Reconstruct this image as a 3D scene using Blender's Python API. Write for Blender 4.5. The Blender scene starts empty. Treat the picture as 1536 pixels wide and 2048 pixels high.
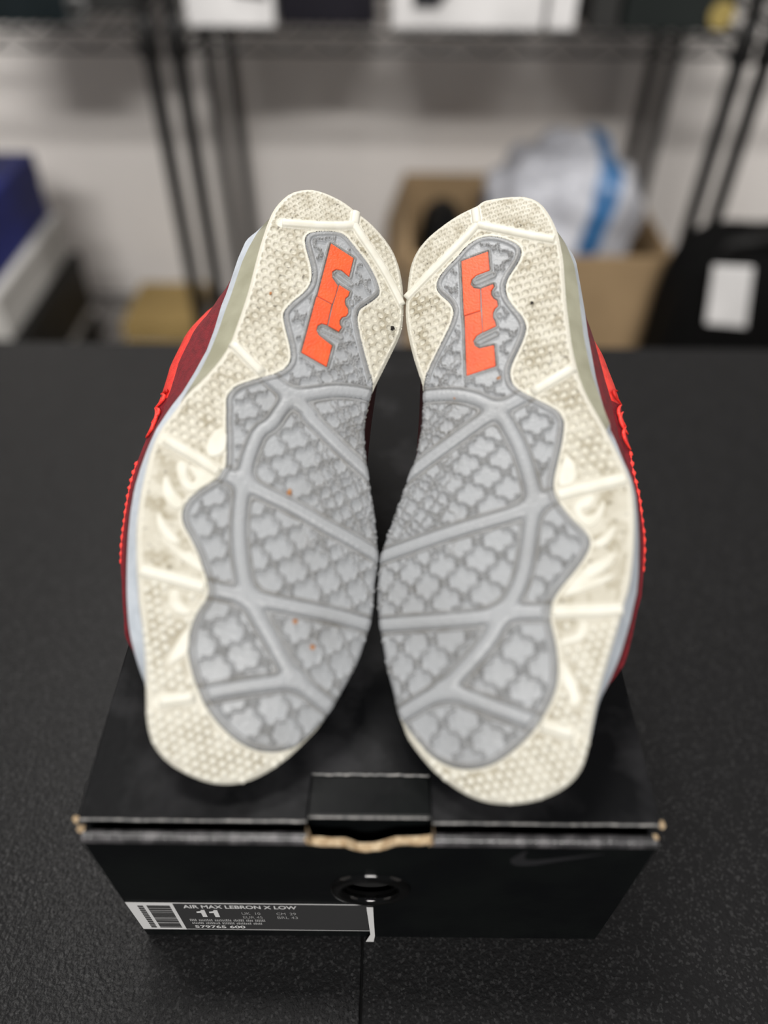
import bpy, bmesh, math, random
import numpy as np
from mathutils import Vector, Matrix
from mathutils.geometry import tessellate_polygon
random.seed(7); np.random.seed(7)
scn = bpy.context.scene
col = scn.collection
R = math.radians
# ------------------------------------------------------------------ camera
F = 1490.0                                   # focal length in pixels of the 1536 x 2048 frame
CAM = np.array([0.0, -0.126, 0.448])
_f = np.array([0, math.cos(R(45)), -math.sin(R(45))]); _r = np.array([1.0, 0, 0]); _u = np.cross(_r, _f)
_a = R(0.6)
CR = _r*math.cos(_a) + _u*math.sin(_a); CU = _u*math.cos(_a) - _r*math.sin(_a); CF = _f
cd = bpy.data.cameras.new('camera'); camera = bpy.data.objects.new('camera', cd); col.objects.link(camera)
camera.matrix_world = Matrix(((CR[0], CU[0], -CF[0], CAM[0]), (CR[1], CU[1], -CF[1], CAM[1]), (CR[2], CU[2], -CF[2], CAM[2]), (0, 0, 0, 1)))
cd.sensor_fit = 'HORIZONTAL'; cd.sensor_width = 36; cd.lens = F/1536*36
cd.clip_start = 0.01; cd.clip_end = 50
cd.dof.use_dof = True; cd.dof.focus_distance = 0.385; cd.dof.aperture_fstop = 2.5
scn.camera = camera
# ------------------------------------------------------------------ light
scn.view_settings.view_transform = 'Standard'; scn.view_settings.look = 'None'
scn.view_settings.gamma = 1; scn.view_settings.use_curve_mapping = False
scn.view_settings.exposure = 0.04
w = bpy.data.worlds.new('room_air'); scn.world = w; w.use_nodes = True
w.node_tree.nodes['Background'].inputs[0].default_value = (0.9, 0.95, 1.0, 1)
w.node_tree.nodes['Background'].inputs[1].default_value = 0.11
def area(name, loc, rot, sx, sy, power, c=(1, 0.97, 0.93)):
    d = bpy.data.lights.new(name, 'AREA'); d.shape = 'RECTANGLE'; d.size = sx; d.size_y = sy; d.energy = power; d.color = c
    o = bpy.data.objects.new(name, d); o.location = loc; o.rotation_euler = rot; col.objects.link(o); return o
area('ceiling_lamp_over_rack', (-0.15, 1.05, 1.70), (0, 0, 0), 0.6, 0.10, 18)
area('ceiling_lamp_over_table', (-0.42, 0.40, 1.75), (0, 0, 0), 0.5, 0.16, 10)
area('ceiling_lamp_behind_viewer', (0.0, -2.5, 2.35), (R(32), 0, 0), 1.4, 0.2, 116)
# ------------------------------------------------------------------ pixels to rays
def rays(px):
    px = np.atleast_2d(np.asarray(px, float))
    return CF + np.outer((px[:, 0]-768)/F, CR) - np.outer((px[:, 1]-1024)/F, CU)
def at_z(u, v, z):
    d = rays((u, v))[0]; return CAM + d*((z-CAM[2])/d[2])
def at_y(u, v, y):
    d = rays((u, v))[0]; return CAM + d*((y-CAM[1])/d[1])
# ------------------------------------------------------------------ objects
def tag(o, label=None, cat=None, group=None, kind=None):
    if label: o['label'] = label
    if cat: o['category'] = cat
    if group: o['group'] = group
    if kind: o['kind'] = kind
    return o
def empty(name, loc, label=None, cat=None, group=None):
    o = bpy.data.objects.new(name, None); o.location = loc; o.empty_display_size = 0.02; col.objects.link(o)
    return tag(o, label, cat, group)
def mk(name, V, Fc, mat, parent=None, smooth=False, attr=None):
    """one mesh object; vertices in world space, kept relative to the parent empty"""
    V = np.asarray(V, float)
    off = np.array(parent.location if parent and parent.type == 'EMPTY' else (parent['org'] if parent and 'org' in parent else (0, 0, 0)))
    me = bpy.data.meshes.new(name)
    if isinstance(Fc, np.ndarray):
        me.vertices.add(len(V)); me.vertices.foreach_set('co', (V-off).astype(np.float32).ravel())
        n, k = Fc.shape
        me.loops.add(n*k); me.loops.foreach_set('vertex_index', Fc.astype(np.int32).ravel())
        me.polygons.add(n); me.polygons.foreach_set('loop_start', np.arange(0, n*k, k, dtype=np.int32))
        me.update(calc_edges=True); me.validate()
    else:
        me.from_pydata([tuple(v) for v in V-off], [], Fc); me.update()
    if smooth: me.polygons.foreach_set('use_smooth', [True]*len(me.polygons))
    if attr is not None:
        for k, a in attr.items():
            at = me.attributes.new(k, 'FLOAT', 'POINT'); at.data.foreach_set('value', np.asarray(a, np.float32))
    me.materials.append(mat)
    o = bpy.data.objects.new(name, me); col.objects.link(o)
    if parent: o.parent = parent
    return o
def fixn(o):
    bm = bmesh.new(); bm.from_mesh(o.data); bmesh.ops.recalc_face_normals(bm, faces=bm.faces); bm.to_mesh(o.data); bm.free(); return o
class MB:
    def __init__(s): s.v = []; s.f = []
    def box(s, x0, x1, y0, y1, z0, z1):
        n = len(s.v); s.v += [(x0,y0,z0),(x1,y0,z0),(x1,y1,z0),(x0,y1,z0),(x0,y0,z1),(x1,y0,z1),(x1,y1,z1),(x0,y1,z1)]
        s.f += [tuple(n+i for i in q) for q in ((0,3,2,1),(4,5,6,7),(0,1,5,4),(1,2,6,5),(2,3,7,6),(3,0,4,7))]; return s
    def tube(s, pts, r, n=10, cap=True):
        pts = [Vector(p) for p in pts]; rs = r if isinstance(r, (list, tuple)) else [r]*len(pts)
        base = len(s.v); ref = None
        for i, p in enumerate(pts):
            t = (pts[min(i+1, len(pts)-1)] - pts[max(i-1, 0)]).normalized()
            if ref is None: ref = t.orthogonal().normalized()
            ref = (ref - t*ref.dot(t)).normalized(); b = t.cross(ref)
            s.v += [tuple(p + (ref*math.cos(2*math.pi*k/n) + b*math.sin(2*math.pi*k/n))*rs[i]) for k in range(n)]
        for i in range(len(pts)-1):
            for k in range(n):
                a = base+i*n+k; b2 = base+i*n+(k+1) % n; s.f.append((a, b2, b2+n, a+n))
        if cap: s.f.append(tuple(base+k for k in reversed(range(n)))); s.f.append(tuple(base+(len(pts)-1)*n+k for k in range(n)))
        return s
    def lathe(s, prof, c, n=32, axis='z'):
        base = len(s.v); m = len(prof)
        for k in range(n):
            a = 2*math.pi*k/n
            for rr, h in prof:
                x, y = rr*math.cos(a), rr*math.sin(a)
                s.v.append((c[0]+x, c[1]+y, c[2]+h) if axis == 'z' else (c[0]+x, c[1]-h, c[2]+y))
        for k in range(n):
            for j in range(m-1):
                a = base+k*m+j; b = base+((k+1) % n)*m+j; s.f.append((a, b, b+1, a+1))
        return s
    def slab(s, outer, holes, to3, d):
        """polygon with holes made into a plate: to3(x, y, depth)"""
        loops = [list(outer)] + [list(h) for h in holes]
        tri = tessellate_polygon([[Vector((x, y, 0)) for x, y in lp] for lp in loops])
        flat = [p for lp in loops for p in lp]; n = len(s.v); m = len(flat)
        s.v += [to3(x, y, 0) for x, y in flat] + [to3(x, y, d) for x, y in flat]
        s.f += [(n+a, n+b, n+c) for a, b, c in tri] + [(n+m+c, n+m+b, n+m+a) for a, b, c in tri]
        o = 0
        for lp in loops:
            k = len(lp)
            s.f += [(n+o+i, n+o+(i+1) % k, n+m+o+(i+1) % k, n+m+o+i) for i in range(k)]; o += k
        return s
    def build(s, name, mat, parent=None, smooth=False, bevel=0, seg=2):
        o = fixn(mk(name, s.v, s.f, mat, parent, smooth))
        if bevel:
            b = o.modifiers.new('bevel', 'BEVEL'); b.width = bevel; b.segments = seg; b.limit_method = 'ANGLE'; b.angle_limit = R(40)
        return o
# ------------------------------------------------------------------ materials
def mat(name, c, rough=0.5, c2=None, scale=40, bump=0, bscale=200, spec=0.5, metal=0, coat=0, detail=3, lo=0.4, hi=0.65, coord='Object'):
    m = bpy.data.materials.new(name); m.use_nodes = True; nt = m.node_tree; b = nt.nodes['Principled BSDF']
    b.inputs['Base Color'].default_value = (*c, 1); b.inputs['Roughness'].default_value = rough
    b.inputs['Specular IOR Level'].default_value = spec; b.inputs['Metallic'].default_value = metal; b.inputs['Coat Weight'].default_value = coat
    tc = nt.nodes.new('ShaderNodeTexCoord')
    if c2:
        n = nt.nodes.new('ShaderNodeTexNoise'); n.inputs['Scale'].default_value = scale; n.inputs['Detail'].default_value = detail
        nt.links.new(tc.outputs[coord], n.inputs['Vector'])
        r = nt.nodes.new('ShaderNodeValToRGB'); r.color_ramp.elements[0].position = lo; r.color_ramp.elements[1].position = hi
        r.color_ramp.elements[0].color = (*c, 1); r.color_ramp.elements[1].color = (*c2, 1)
        nt.links.new(n.outputs['Fac'], r.inputs['Fac']); nt.links.new(r.outputs['Color'], b.inputs['Base Color'])
    if bump:
        n = nt.nodes.new('ShaderNodeTexNoise'); n.inputs['Scale'].default_value = bscale; n.inputs['Detail'].default_value = 2
        nt.links.new(tc.outputs[coord], n.inputs['Vector'])
        bp = nt.nodes.new('ShaderNodeBump'); bp.inputs['Strength'].default_value = bump; bp.inputs['Distance'].default_value = 0.001
        nt.links.new(n.outputs['Fac'], bp.inputs['Height']); nt.links.new(bp.outputs['Normal'], b.inputs['Normal'])
    return m
def dirt_shade_mat(name, clean, dirt_shade_col, rough, nscale, bump, bscale, specks=None):
    """clean colour mixed with a dark one, dirt and painted relief shade, by the 'dirt' attribute, broken up by noise"""
    m = mat(name, clean, rough, bump=bump, bscale=bscale); nt = m.node_tree; b = nt.nodes['Principled BSDF']
    tc = nt.nodes.new('ShaderNodeTexCoord')
    a = nt.nodes.new('ShaderNodeAttribute'); a.attribute_name = 'dirt_shade'
    n = nt.nodes.new('ShaderNodeTexNoise'); n.inputs['Scale'].default_value = nscale; n.inputs['Detail'].default_value = 5
    nt.links.new(tc.outputs['Object'], n.inputs['Vector'])
    mr = nt.nodes.new('ShaderNodeMapRange'); mr.inputs[1].default_value = 0.3; mr.inputs[2].default_value = 0.7; mr.inputs[3].default_value = 0.45; mr.inputs[4].default_value = 1.15
    nt.links.new(n.outputs['Fac'], mr.inputs[0])
    mu = nt.nodes.new('ShaderNodeMath'); mu.operation = 'MULTIPLY'; mu.use_clamp = True
    nt.links.new(a.outputs['Fac'], mu.inputs[0]); nt.links.new(mr.outputs[0], mu.inputs[1])
    mx = nt.nodes.new('ShaderNodeMix'); mx.data_type = 'RGBA'
    mx.inputs[6].default_value = (*clean, 1); mx.inputs[7].default_value = (*dirt_shade_col, 1)
    nt.links.new(mu.outputs[0], mx.inputs[0]); out = mx.outputs[2]
    if specks:
        s = nt.nodes.new('ShaderNodeTexNoise'); s.inputs['Scale'].default_value = 420; s.inputs['Detail'].default_value = 2
        nt.links.new(tc.outputs['Object'], s.inputs['Vector'])
        r = nt.nodes.new('ShaderNodeMapRange'); r.inputs[1].default_value = specks; r.inputs[2].default_value = specks+0.04; r.inputs[3].default_value = 0; r.inputs[4].default_value = 0.75
        nt.links.new(s.outputs['Fac'], r.inputs[0])
        mu2 = nt.nodes.new('ShaderNodeMath'); mu2.operation = 'MULTIPLY'; nt.links.new(r.outputs[0], mu2.inputs[0]); nt.links.new(a.outputs['Fac'], mu2.inputs[1])
        m2 = nt.nodes.new('ShaderNodeMix'); m2.data_type = 'RGBA'; m2.inputs[7].default_value = (0.06, 0.05, 0.04, 1)
        nt.links.new(mu2.outputs[0], m2.inputs[0]); nt.links.new(out, m2.inputs[6]); out = m2.outputs[2]
    nt.links.new(out, b.inputs['Base Color'])
    return m
M = {}
M['cream'] = dirt_shade_mat('cream rubber', (0.645, 0.625, 0.545), (0.33, 0.295, 0.215), 0.5, 90, 0.25, 900, 0.66)
M['cream_clean'] = mat('cream rubber rib', (0.69, 0.675, 0.60), 0.45, (0.63, 0.61, 0.525), 120)
M['grey'] = dirt_shade_mat('grey rubber', (0.33, 0.342, 0.357), (0.13, 0.122, 0.107), 0.42, 120, 0.3, 700)
M['orange'] = mat('orange rubber', (0.86, 0.098, 0.021), 0.5, (0.76, 0.078, 0.018), 90, 0.3, 900)
M['olive'] = mat('olive translucent plastic', (0.27, 0.265, 0.19), 0.3, (0.34, 0.335, 0.25), 60, coat=0.3)
M['midsole'] = mat('pale blue white foam', (0.56, 0.61, 0.67), 0.45, (0.49, 0.54, 0.60), 150, 0.2, 500)
M['red'] = mat('dark red woven upper', (0.20, 0.006, 0.014), 0.6, (0.13, 0.004, 0.010), 300, 0.5, 1600)
M['coral'] = mat('bright coral upper', (0.95, 0.055, 0.035), 0.5, (0.80, 0.03, 0.025), 250, 0.4, 1300)
M['crumb'] = mat('brown grit', (0.35, 0.13, 0.04), 0.8, (0.5, 0.25, 0.1), 900)
M['grit'] = mat('black grit', (0.015, 0.012, 0.010), 0.9)
M['red_shaded'] = mat('shaded dark red upper', (0.06, 0.004, 0.006), 0.8)  # inner side of the upper: shade between the shoes put into the colour
M['lid'] = mat('black printed cardboard', (0.005, 0.0053, 0.006), 0.45, (0.026, 0.026, 0.028), 28, 0.12, 260, detail=8, lo=0.5, hi=0.75, spec=0.07)
M['gloss'] = mat('glossy black card', (0.0035, 0.004, 0.0045), 0.3, (0.005, 0.006, 0.006), 30, 0.05, 200, spec=0.06)
M['edge'] = mat('worn card edge', (0.035, 0.034, 0.036), 0.28, (0.11, 0.105, 0.11), 160, 0.15, 700)
M['kraft'] = mat('torn brown cardboard', (0.36, 0.25, 0.14), 0.9, (0.55, 0.43, 0.28), 400, 0.6, 900)
M['plastic'] = mat('shiny black plastic', (0.002, 0.002, 0.002), 0.08)
M['hole'] = mat('dark opening', (0.001, 0.001, 0.001), 0.9)
M['label'] = mat('dark grey label print', (0.028, 0.028, 0.029), 0.6)
M['white_print'] = mat('white label paper', (0.62, 0.62, 0.62), 0.6)
M['grey_print'] = mat('grey label print', (0.30, 0.30, 0.30), 0.6)
M['ink'] = mat('black ink', (0.03, 0.03, 0.03), 0.6)
M['swoosh'] = mat('charcoal print', (0.016, 0.016, 0.018), 0.45)
# ------------------------------------------------------------------ room
FLOOR = -0.74; WALL = 1.70
M['wall'] = mat('painted wall', (0.91, 0.87, 0.84), 0.8, (0.87, 0.83, 0.80), 3)
M['floor'] = mat('grey concrete floor', (0.22, 0.21, 0.20), 0.7, (0.28, 0.27, 0.26), 6)
M['tabletop'] = mat('black table board', (0.012, 0.012, 0.012), 0.5)
M['steel'] = mat('black powder coated steel', (0.012, 0.012, 0.012), 0.4)
tag(MB().box(-3, 3, -2.5, WALL, FLOOR-0.05, FLOOR).build('floor', M['floor']), kind='structure')
tag(MB().box(-3, 3, WALL, WALL+0.1, FLOOR-0.05, 1.9).build('wall_back', M['wall']), kind='structure')
for nm, x0 in (('wall_left', -3.1), ('wall_right', 3.0)): tag(MB().box(x0, x0+0.1, -2.5, WALL+0.1, FLOOR-0.05, 1.9).build(nm, M['wall']), kind='structure')
# mats: granulated rubber with pale specks
def mat_rubber(rough, spec):
    m = mat('granulated black rubber', (0.010, 0.010, 0.0105), rough, spec=spec); nt = m.node_tree; b = nt.nodes['Principled BSDF']
    tc = nt.nodes.new('ShaderNodeTexCoord')
    v = nt.nodes.new('ShaderNodeTexVoronoi'); v.inputs['Scale'].default_value = 850; nt.links.new(tc.outputs['Object'], v.inputs['Vector'])
    r = nt.nodes.new('ShaderNodeMapRange'); r.inputs[1].default_value = 0.75; r.inputs[2].default_value = 1.0; r.inputs[3].default_value = 0; r.inputs[4].default_value = 0.5
    sp = nt.nodes.new('ShaderNodeSeparateColor'); nt.links.new(v.outputs['Color'], sp.inputs[0]); nt.links.new(sp.outputs[0], r.inputs[0])
    mx = nt.nodes.new('ShaderNodeMix'); mx.data_type = 'RGBA'; mx.inputs[6].default_value = (0.010, 0.010, 0.0105, 1); mx.inputs[7].default_value = (0.05, 0.05, 0.051, 1)
    nt.links.new(r.outputs[0], mx.inputs[0]); nt.links.new(mx.outputs[2], b.inputs['Base Color'])
    n = nt.nodes.new('ShaderNodeTexNoise'); n.inputs['Scale'].default_value = 420; n.inputs['Detail'].default_value = 4; nt.links.new(tc.outputs['Object'], n.inputs['Vector'])
    bp = nt.nodes.new('ShaderNodeBump'); bp.inputs['Strength'].default_value = 0.7; bp.inputs['Distance'].default_value = 0.0012
    nt.links.new(n.outputs['Fac'], bp.inputs['Height']); nt.links.new(bp.outputs['Normal'], b.inputs['Normal'])
    return m
M['rubber'] = mat_rubber(0.36, 0.16); M['rubber_shaded'] = mat_rubber(0.6, 0.10)  # right mat made duller: the shadow over its sheen put into the finish
EDGE = float(at_z(768, 690, 0)[1])
tb = empty('work_table', (0, 0, FLOOR), 'black work table carrying the rubber mats and the shoe box', 'table')
MB().box(-0.95, 0.95, -0.5, EDGE-0.002, -0.045, -0.0082).build('tabletop', M['tabletop'], tb, bevel=0.002)
for lx in (-0.9, 0.9):
    for ly in (-0.45, EDGE-0.06): MB().tube([(lx, ly, FLOOR), (lx, ly, -0.045)], 0.02).build('leg', M['steel'], tb)
SEAM = -0.0092
tag(MB().box(-0.95, SEAM-0.0006, -0.5, EDGE, -0.008, 0).build('rubber_mat', M['rubber'], bevel=0.0008), 'speckled black rubber mat left of the seam under the shoe box', 'mat', 'rubber table mats')
tag(MB().box(SEAM+0.0006, 0.95, -0.5, EDGE, -0.008, -0.0003).build('rubber_mat', M['rubber_shaded'], bevel=0.0008), 'speckled black rubber mat right of the seam under the shoe box', 'mat', 'rubber table mats')
# ------------------------------------------------------------------ shoe box
BX0, BX1, BH, BD = -0.1255, 0.1165, 0.1345, 0.35
bx = empty('shoe_box', (-0.0045, BD/2, 0), 'black flip-lid cardboard shoe box with torn front slot and size label', 'box')
TK = 0.0032
fy = -0.0035                                             # outer face of the front wall
# front wall with the torn slot and the finger hole
def fp(u, v): p = at_y(u, v, fy); return (float(p[0]), float(p[2]))
ztop = 0.1285
slot = [(612, 1664), (617, 1676), (622, 1687), (640, 1688), (662, 1690), (690, 1690), (702, 1694), (716, 1699), (732, 1700), (746, 1699), (760, 1697), (774, 1693), (790, 1688), (812, 1687), (838, 1687), (856, 1685), (866, 1683), (869, 1674), (866, 1664)]
sl = [fp(*p) for p in slot]
hc = fp(741, 1778)
ring = [(hc[0]+0.0135*math.cos(2*math.pi*k/40), hc[1]+0.0135*math.sin(2*math.pi*k/40)) for k in range(40)]
outer = [(BX0, 0.0006), (BX1, 0.0006), (BX1, ztop), (sl[-1][0], ztop)] + sl[::-1] + [(sl[0][0], ztop), (BX0, ztop)]
MB().slab(outer, [ring], lambda x, z, d: (x, fy+d, z), TK).build('front_wall', M['gloss'], bx)
# torn brown edge following the slot: corrugated top of the wall
mb = MB(); n0 = len(sl)
for i, (x, z) in enumerate(sl):
    j = random.uniform(-0.0003, 0.0003)
    mb.v += [(x, fy-0.0004+j, z-0.0007), (x, fy-0.0004+j, z+0.0006+j), (x, fy+TK-0.0004, z+0.0004-j), (x, fy+TK-0.0004, z-0.0007)]
for i in range(n0-1):
    for k in range(4): a = i*4+k; b = i*4+(k+1) % 4; mb.f.append((a, b, b+4, a+4))
mb.f += [(0, 1, 2, 3), tuple(4*(n0-1)+k for k in (3, 2, 1, 0))]
mb.build('torn_edge', M['kraft'], bx)
for side, xs in ((0, (BX0, sl[0][0])), (1, (sl[-1][0], BX1))):   # rolled fold along the top of the wall
    mb = MB(); npt = 110
    for i in range(npt+1):
        x = xs[0] + (xs[1]-xs[0])*i/npt; jz = 0.00016*math.sin(i*2.1)+random.uniform(-0.00004, 0.00004)
        for k in range(9):
            a = math.pi*k/8; mb.v.append((x, fy+0.0024 - 0.0027*math.cos(a), ztop-0.001 + 0.0030*math.sin(a) + jz))
    for i in range(npt):
        for k in range(8): a = i*9+k; mb.f.append((a, a+1, a+10, a+9))
    mb.build('rolled_fold', M['edge'], bx, True)
for (x0, x1) in ((BX0, BX0+TK), (BX1-TK, BX1)): MB().box(x0, x1, fy+TK, BD, 0.0006, 0.1308).build('side_wall', M['lid'], bx, bevel=0.0006)
MB().box(BX0+TK, BX1-TK, BD-TK, BD, 0.0006, 0.1308).build('back_wall', M['lid'], bx)
MB().box(BX0+TK, BX1-TK, fy+TK, BD-TK, 0.0006, 0.0036).build('base', M['lid'], bx)
# lid with a notch behind the tuck tab
LZ = 0.135
tl, trr = float(at_z(624, 1550, LZ)[0]), float(at_z(858, 1550, LZ)[0]); tyb = float(at_z(740, 1550, LZ)[1])
ly0 = 0.0032
lo = [(BX0-0.0022, ly0), (tl-0.0006, ly0-0.0003), (tl-0.0002, tyb), (trr+0.0002, tyb), (trr+0.0006, ly0-0.0003), (BX1+0.0014, ly0), (BX1+0.0012, 0.18), (BX1+0.001, BD), (BX0-0.0012, BD), (BX0-0.0026, 0.16)]
MB().slab(lo, [], lambda x, y, d: (x, y, LZ-d), 0.0030).build('lid', M['lid'], bx, bevel=0.0006)
M['highlight'] = mat('card crease highlight', (0.12, 0.12, 0.12), 0.35, (0.30, 0.29, 0.28), 420)  # pale tone paints a highlight along the card creases
for xs in ((BX0-0.0022, tl-0.0008), (trr+0.0008, BX1+0.0014)):      # highlight painted along the crease of the lid's front edge
    pts = [(xs[0]+(xs[1]-xs[0])*i/24, ly0-0.0002+random.uniform(-.00012, .00012), LZ-0.0004+random.uniform(-.0001, .0001)) for i in range(25)]
    MB().tube(pts, 0.00055, 6).build('lid_crease_highlight', M['highlight'], bx, True)
# tuck tab: a shallow ramp then straight down into the slot
zc = 0.1330; tyc = float(at_z(740, 1634, zc)[1]); tx0, tx1 = float(at_z(617, 1634, zc)[0]), float(at_z(862, 1634, zc)[0])
mb = MB()
prof = [(tyb-0.0005, LZ-0.0006), (tyb-0.008, LZ-0.0010), (tyc+0.0010, zc+0.0002), (tyc, zc-0.0006), (tyc+0.0002, zc-0.006), (tyc+0.0008, 0.112)]
for i, (y, z) in enumerate(prof):
    f = min(1, i/2.0); xa = (tl+0.0004)*(1-f)+tx0*f; xb = (trr-0.0004)*(1-f)+tx1*f
    mb.v += [(xa, y, z), (xb, y, z), (xb, y+0.0012, z-0.0022), (xa, y+0.0012, z-0.0022)]
for i in range(len(prof)-1):
    for k in range(4): a = i*4+k; b = i*4+(k+1) % 4; mb.f.append((a, b, b+4, a+4))
mb.f += [(0, 1, 2, 3), tuple(4*(len(prof)-1)+k for k in (3, 2, 1, 0))]
tab = mb.build('tuck_tab', M['gloss'], bx)
for pts in ([(tl+(trr-tl)*i/24, tyb+random.uniform(-.00025, .00025), LZ+0.0001) for i in range(25)], [(tx0+(tx1-tx0)*i/24, tyc-0.0002, zc-0.0002+random.uniform(-.0001, .0001)) for i in range(25)]):
    MB().tube(pts, 0.0005, 6).build('tab_crease_highlight', M['highlight'], bx, True)
# torn brown corners of the lid and the slot
def torn(c, r, name='torn_corner'):
    mb = MB(); bm = bmesh.new(); bmesh.ops.create_icosphere(bm, subdivisions=2, radius=r)
    for v in bm.verts: v.co *= random.uniform(0.55, 1.25)
    bm.verts.ensure_lookup_table()
    mb.v = [tuple(Vector(c)+v.co) for v in bm.verts]; mb.f = [tuple(v.index for v in f.verts) for f in bm.faces]; bm.free()
    return mb.build(name, M['kraft'], bx)
torn((BX0-0.0026, ly0+0.0002, LZ-0.0006), 0.0016); torn((BX0-0.0006, 0.0008, LZ-0.004), 0.0018); torn((BX1+0.0016, ly0+0.0004, LZ-0.0008), 0.0017); torn((BX1-0.0008, -0.0004, 0.1300), 0.0014)
torn((sl[0][0], fy+0.001, ztop+0.0008), 0.0017); torn((sl[-1][0]-0.0004, fy+0.001, ztop+0.0012), 0.0019)
# finger-hole ring
mb = MB().lathe([(0.0130, -0.003), (0.0128, 0.0004), (0.0136, 0.0018), (0.0156, 0.0024), (0.0178, 0.0019), (0.0190, 0.0006), (0.0192, -0.0001)], (hc[0], fy, hc[1]), 56, 'y')
mb.build('hole_ring', M['plastic'], bx, True)
MB().lathe([(0.0132, 0), (0.0001, 0)], (hc[0], fy+TK+0.002, hc[1]), 40, 'y').build('hole_inside', M['hole'], bx)
# swoosh print
def pl(name, pts, m, parent, d0, d1): return MB().slab(pts, [], lambda x, z, d: (x, fy-d0-d, z), d1).build(name, m, parent)
sw = [(735, 545), (762, 530), (790, 515), (814, 506), (802, 524), (800, 540), (812, 549), (850, 550), (920, 544), (1020, 534), (1165, 521), (1040, 541), (930, 558), (850, 571), (800, 575), (760, 573), (738, 563)]
pl('swoosh_print', [fp(700+a/2.2925, 1480+b/2.2925) for a, b in sw], M['swoosh'], bx, 0.00005, 0.0002)
# size label
La, Lb, Lc, Ld = fp(258, 1803), fp(742, 1805), fp(742, 1861), fp(305, 1857)
lx0, lx1, lz0, lz1 = BX0+0.0004, Lb[0], Lc[1], La[1]
lab = pl('size_label', [(lx0, lz0), (lx1, lz0), (lx1, lz1), (lx0, lz1)], M['label'], bx, 0.0001, 0.0002)
lab['org'] = tuple(bx.location)
def lp(name, x0, x1, z0, z1, m, d=0.0003): return pl(name, [(x0, z0), (x1, z0), (x1, z1), (x0, z1)], m, lab, d, 0.0001)
LW, LH = lx1-lx0, lz1-lz0
bw = LW*0.19
lp('barcode_paper', lx0, lx0+bw, lz0, lz1, M['white_print'])
lp('label_border', lx0+bw, lx1, lz1-0.0009, lz1, M['white_print']); lp('label_border', lx0+bw, lx1, lz0, lz0+0.0011, M['grey_print'])
mb = MB(); z = lz0+LH*0.08
while z < lz0+LH*0.92:
    t = random.choice((0.0002, 0.0003, 0.0004, 0.0006)); mb.box(lx0+bw*0.42, lx0+bw*0.92, fy-0.0006, fy-0.0004, z, z+t); z += t+random.choice((0.0005, 0.0007, 0.0010))
mb.build('barcode', M['ink'], lab)
def text(s, x, x1, z, h, m, name='print', bold=0.0):
    cu = bpy.data.curves.new(name, 'FONT'); cu.body = s; cu.size = 1; cu.offset = bold
    o = bpy.data.objects.new('tmp', cu); col.objects.link(o)
    dg = bpy.context.evaluated_depsgraph_get(); me = bpy.data.meshes.new_from_object(o.evaluated_get(dg)); bpy.data.objects.remove(o); bpy.data.curves.remove(cu)
    xs = [v.co.x for v in me.vertices]; ys = [v.co.y for v in me.vertices]; x_, y_ = min(xs), min(ys); kx = (x1-x)/(max(xs)-x_); ky = h/(max(ys)-y_)
    V = [(x+(v.co.x-x_)*kx, fy-0.00045, z+(v.co.y-y_)*ky) for v in me.vertices]
    Fc = [tuple(p.vertices) for p in me.polygons]; bpy.data.meshes.remove(me)
    return mk(name, V, Fc, m, lab)
tx = lx0+bw; X = lambda u, v: fp(u, v)[0]
text('AIR MAX LEBRON X LOW', X(364, 1808), X(592, 1808), lz0+LH*0.815, LH*0.115, M['white_print'], 'model_name', 0.02)
for u0 in (395, 420):                                      # heavy figure one, twice
    xa, xb = X(u0, 1826), X(u0+20, 1826); wx = xb-xa; za = lz0+LH*0.50; hh = LH*0.25
    pl('size_number', [(xa+wx*.42, za), (xa+wx*.88, za), (xa+wx*.88, za+hh), (xa+wx*.55, za+hh), (xa+wx*.40, za+hh*.82), (xa, za+hh*.74), (xa, za+hh*.58), (xa+wx*.42, za+hh*.60)], M['white_print'], lab, 0.0003, 0.0001)
for t, u0, u1, k in (('UK  10', 484, 521, .60), ('EUR 45', 484, 523, .46), ('CM  29', 553, 592, .60), ('BRL 43', 553, 594, .46)): text(t, X(u0, 1826), X(u1, 1826), lz0+LH*k, LH*0.09, M['grey_print'], 'size_line')
def blur_line(x0, x1, z, h, name):                         # print too small to read: rows of letter-sized ticks
    mb = MB(); x = x0
    while x < x1:
        n = random.randint(4, 9)
        for k in range(n):
            hh = h*random.choice((0.75, 1, 1)); ww = random.uniform(0.0005, 0.0008)
            mb.box(x, x+ww, fy-0.0006, fy-0.0004, z, z+hh); x += ww+0.0003
        x += 0.0009
    return mb.build(name, M['grey_print'], lab)
blur_line(X(380, 1837), X(524, 1837), lz0+LH*0.35, LH*0.07, 'small_print'); blur_line(X(384, 1842), X(526, 1842), lz0+LH*0.24, LH*0.06, 'small_print')
text('579765 600', X(390, 1850), X(490, 1850), lz0+LH*0.075, LH*0.10, M['white_print'], 'style_number', 0.02)
mb = MB()
for k in range(12): mb.box(lx0+bw*0.22, lx0+bw*0.34, fy-0.0006, fy-0.0004, lz0+LH*(0.08+0.07*k), lz0+LH*(0.08+0.07*k)+LH*0.045)
mb.build('barcode_digits', M['ink'], lab)
# peeling white strip at the label's right end
MB().slab([(lx1-0.0022, lz1-0.001), (lx1+0.0010, lz1-0.0012), (lx1+0.0019, lz0-0.0006), (lx1+0.0012, 0.0008), (lx1-0.0030, 0.0009), (lx1-0.0005, lz0+0.001)], [], lambda x, z, d: (x, fy-0.0011-d-0.0012*(1-z/lz1), z), 0.0003).build('peeled_strip', M['white_print'], lab)
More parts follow.
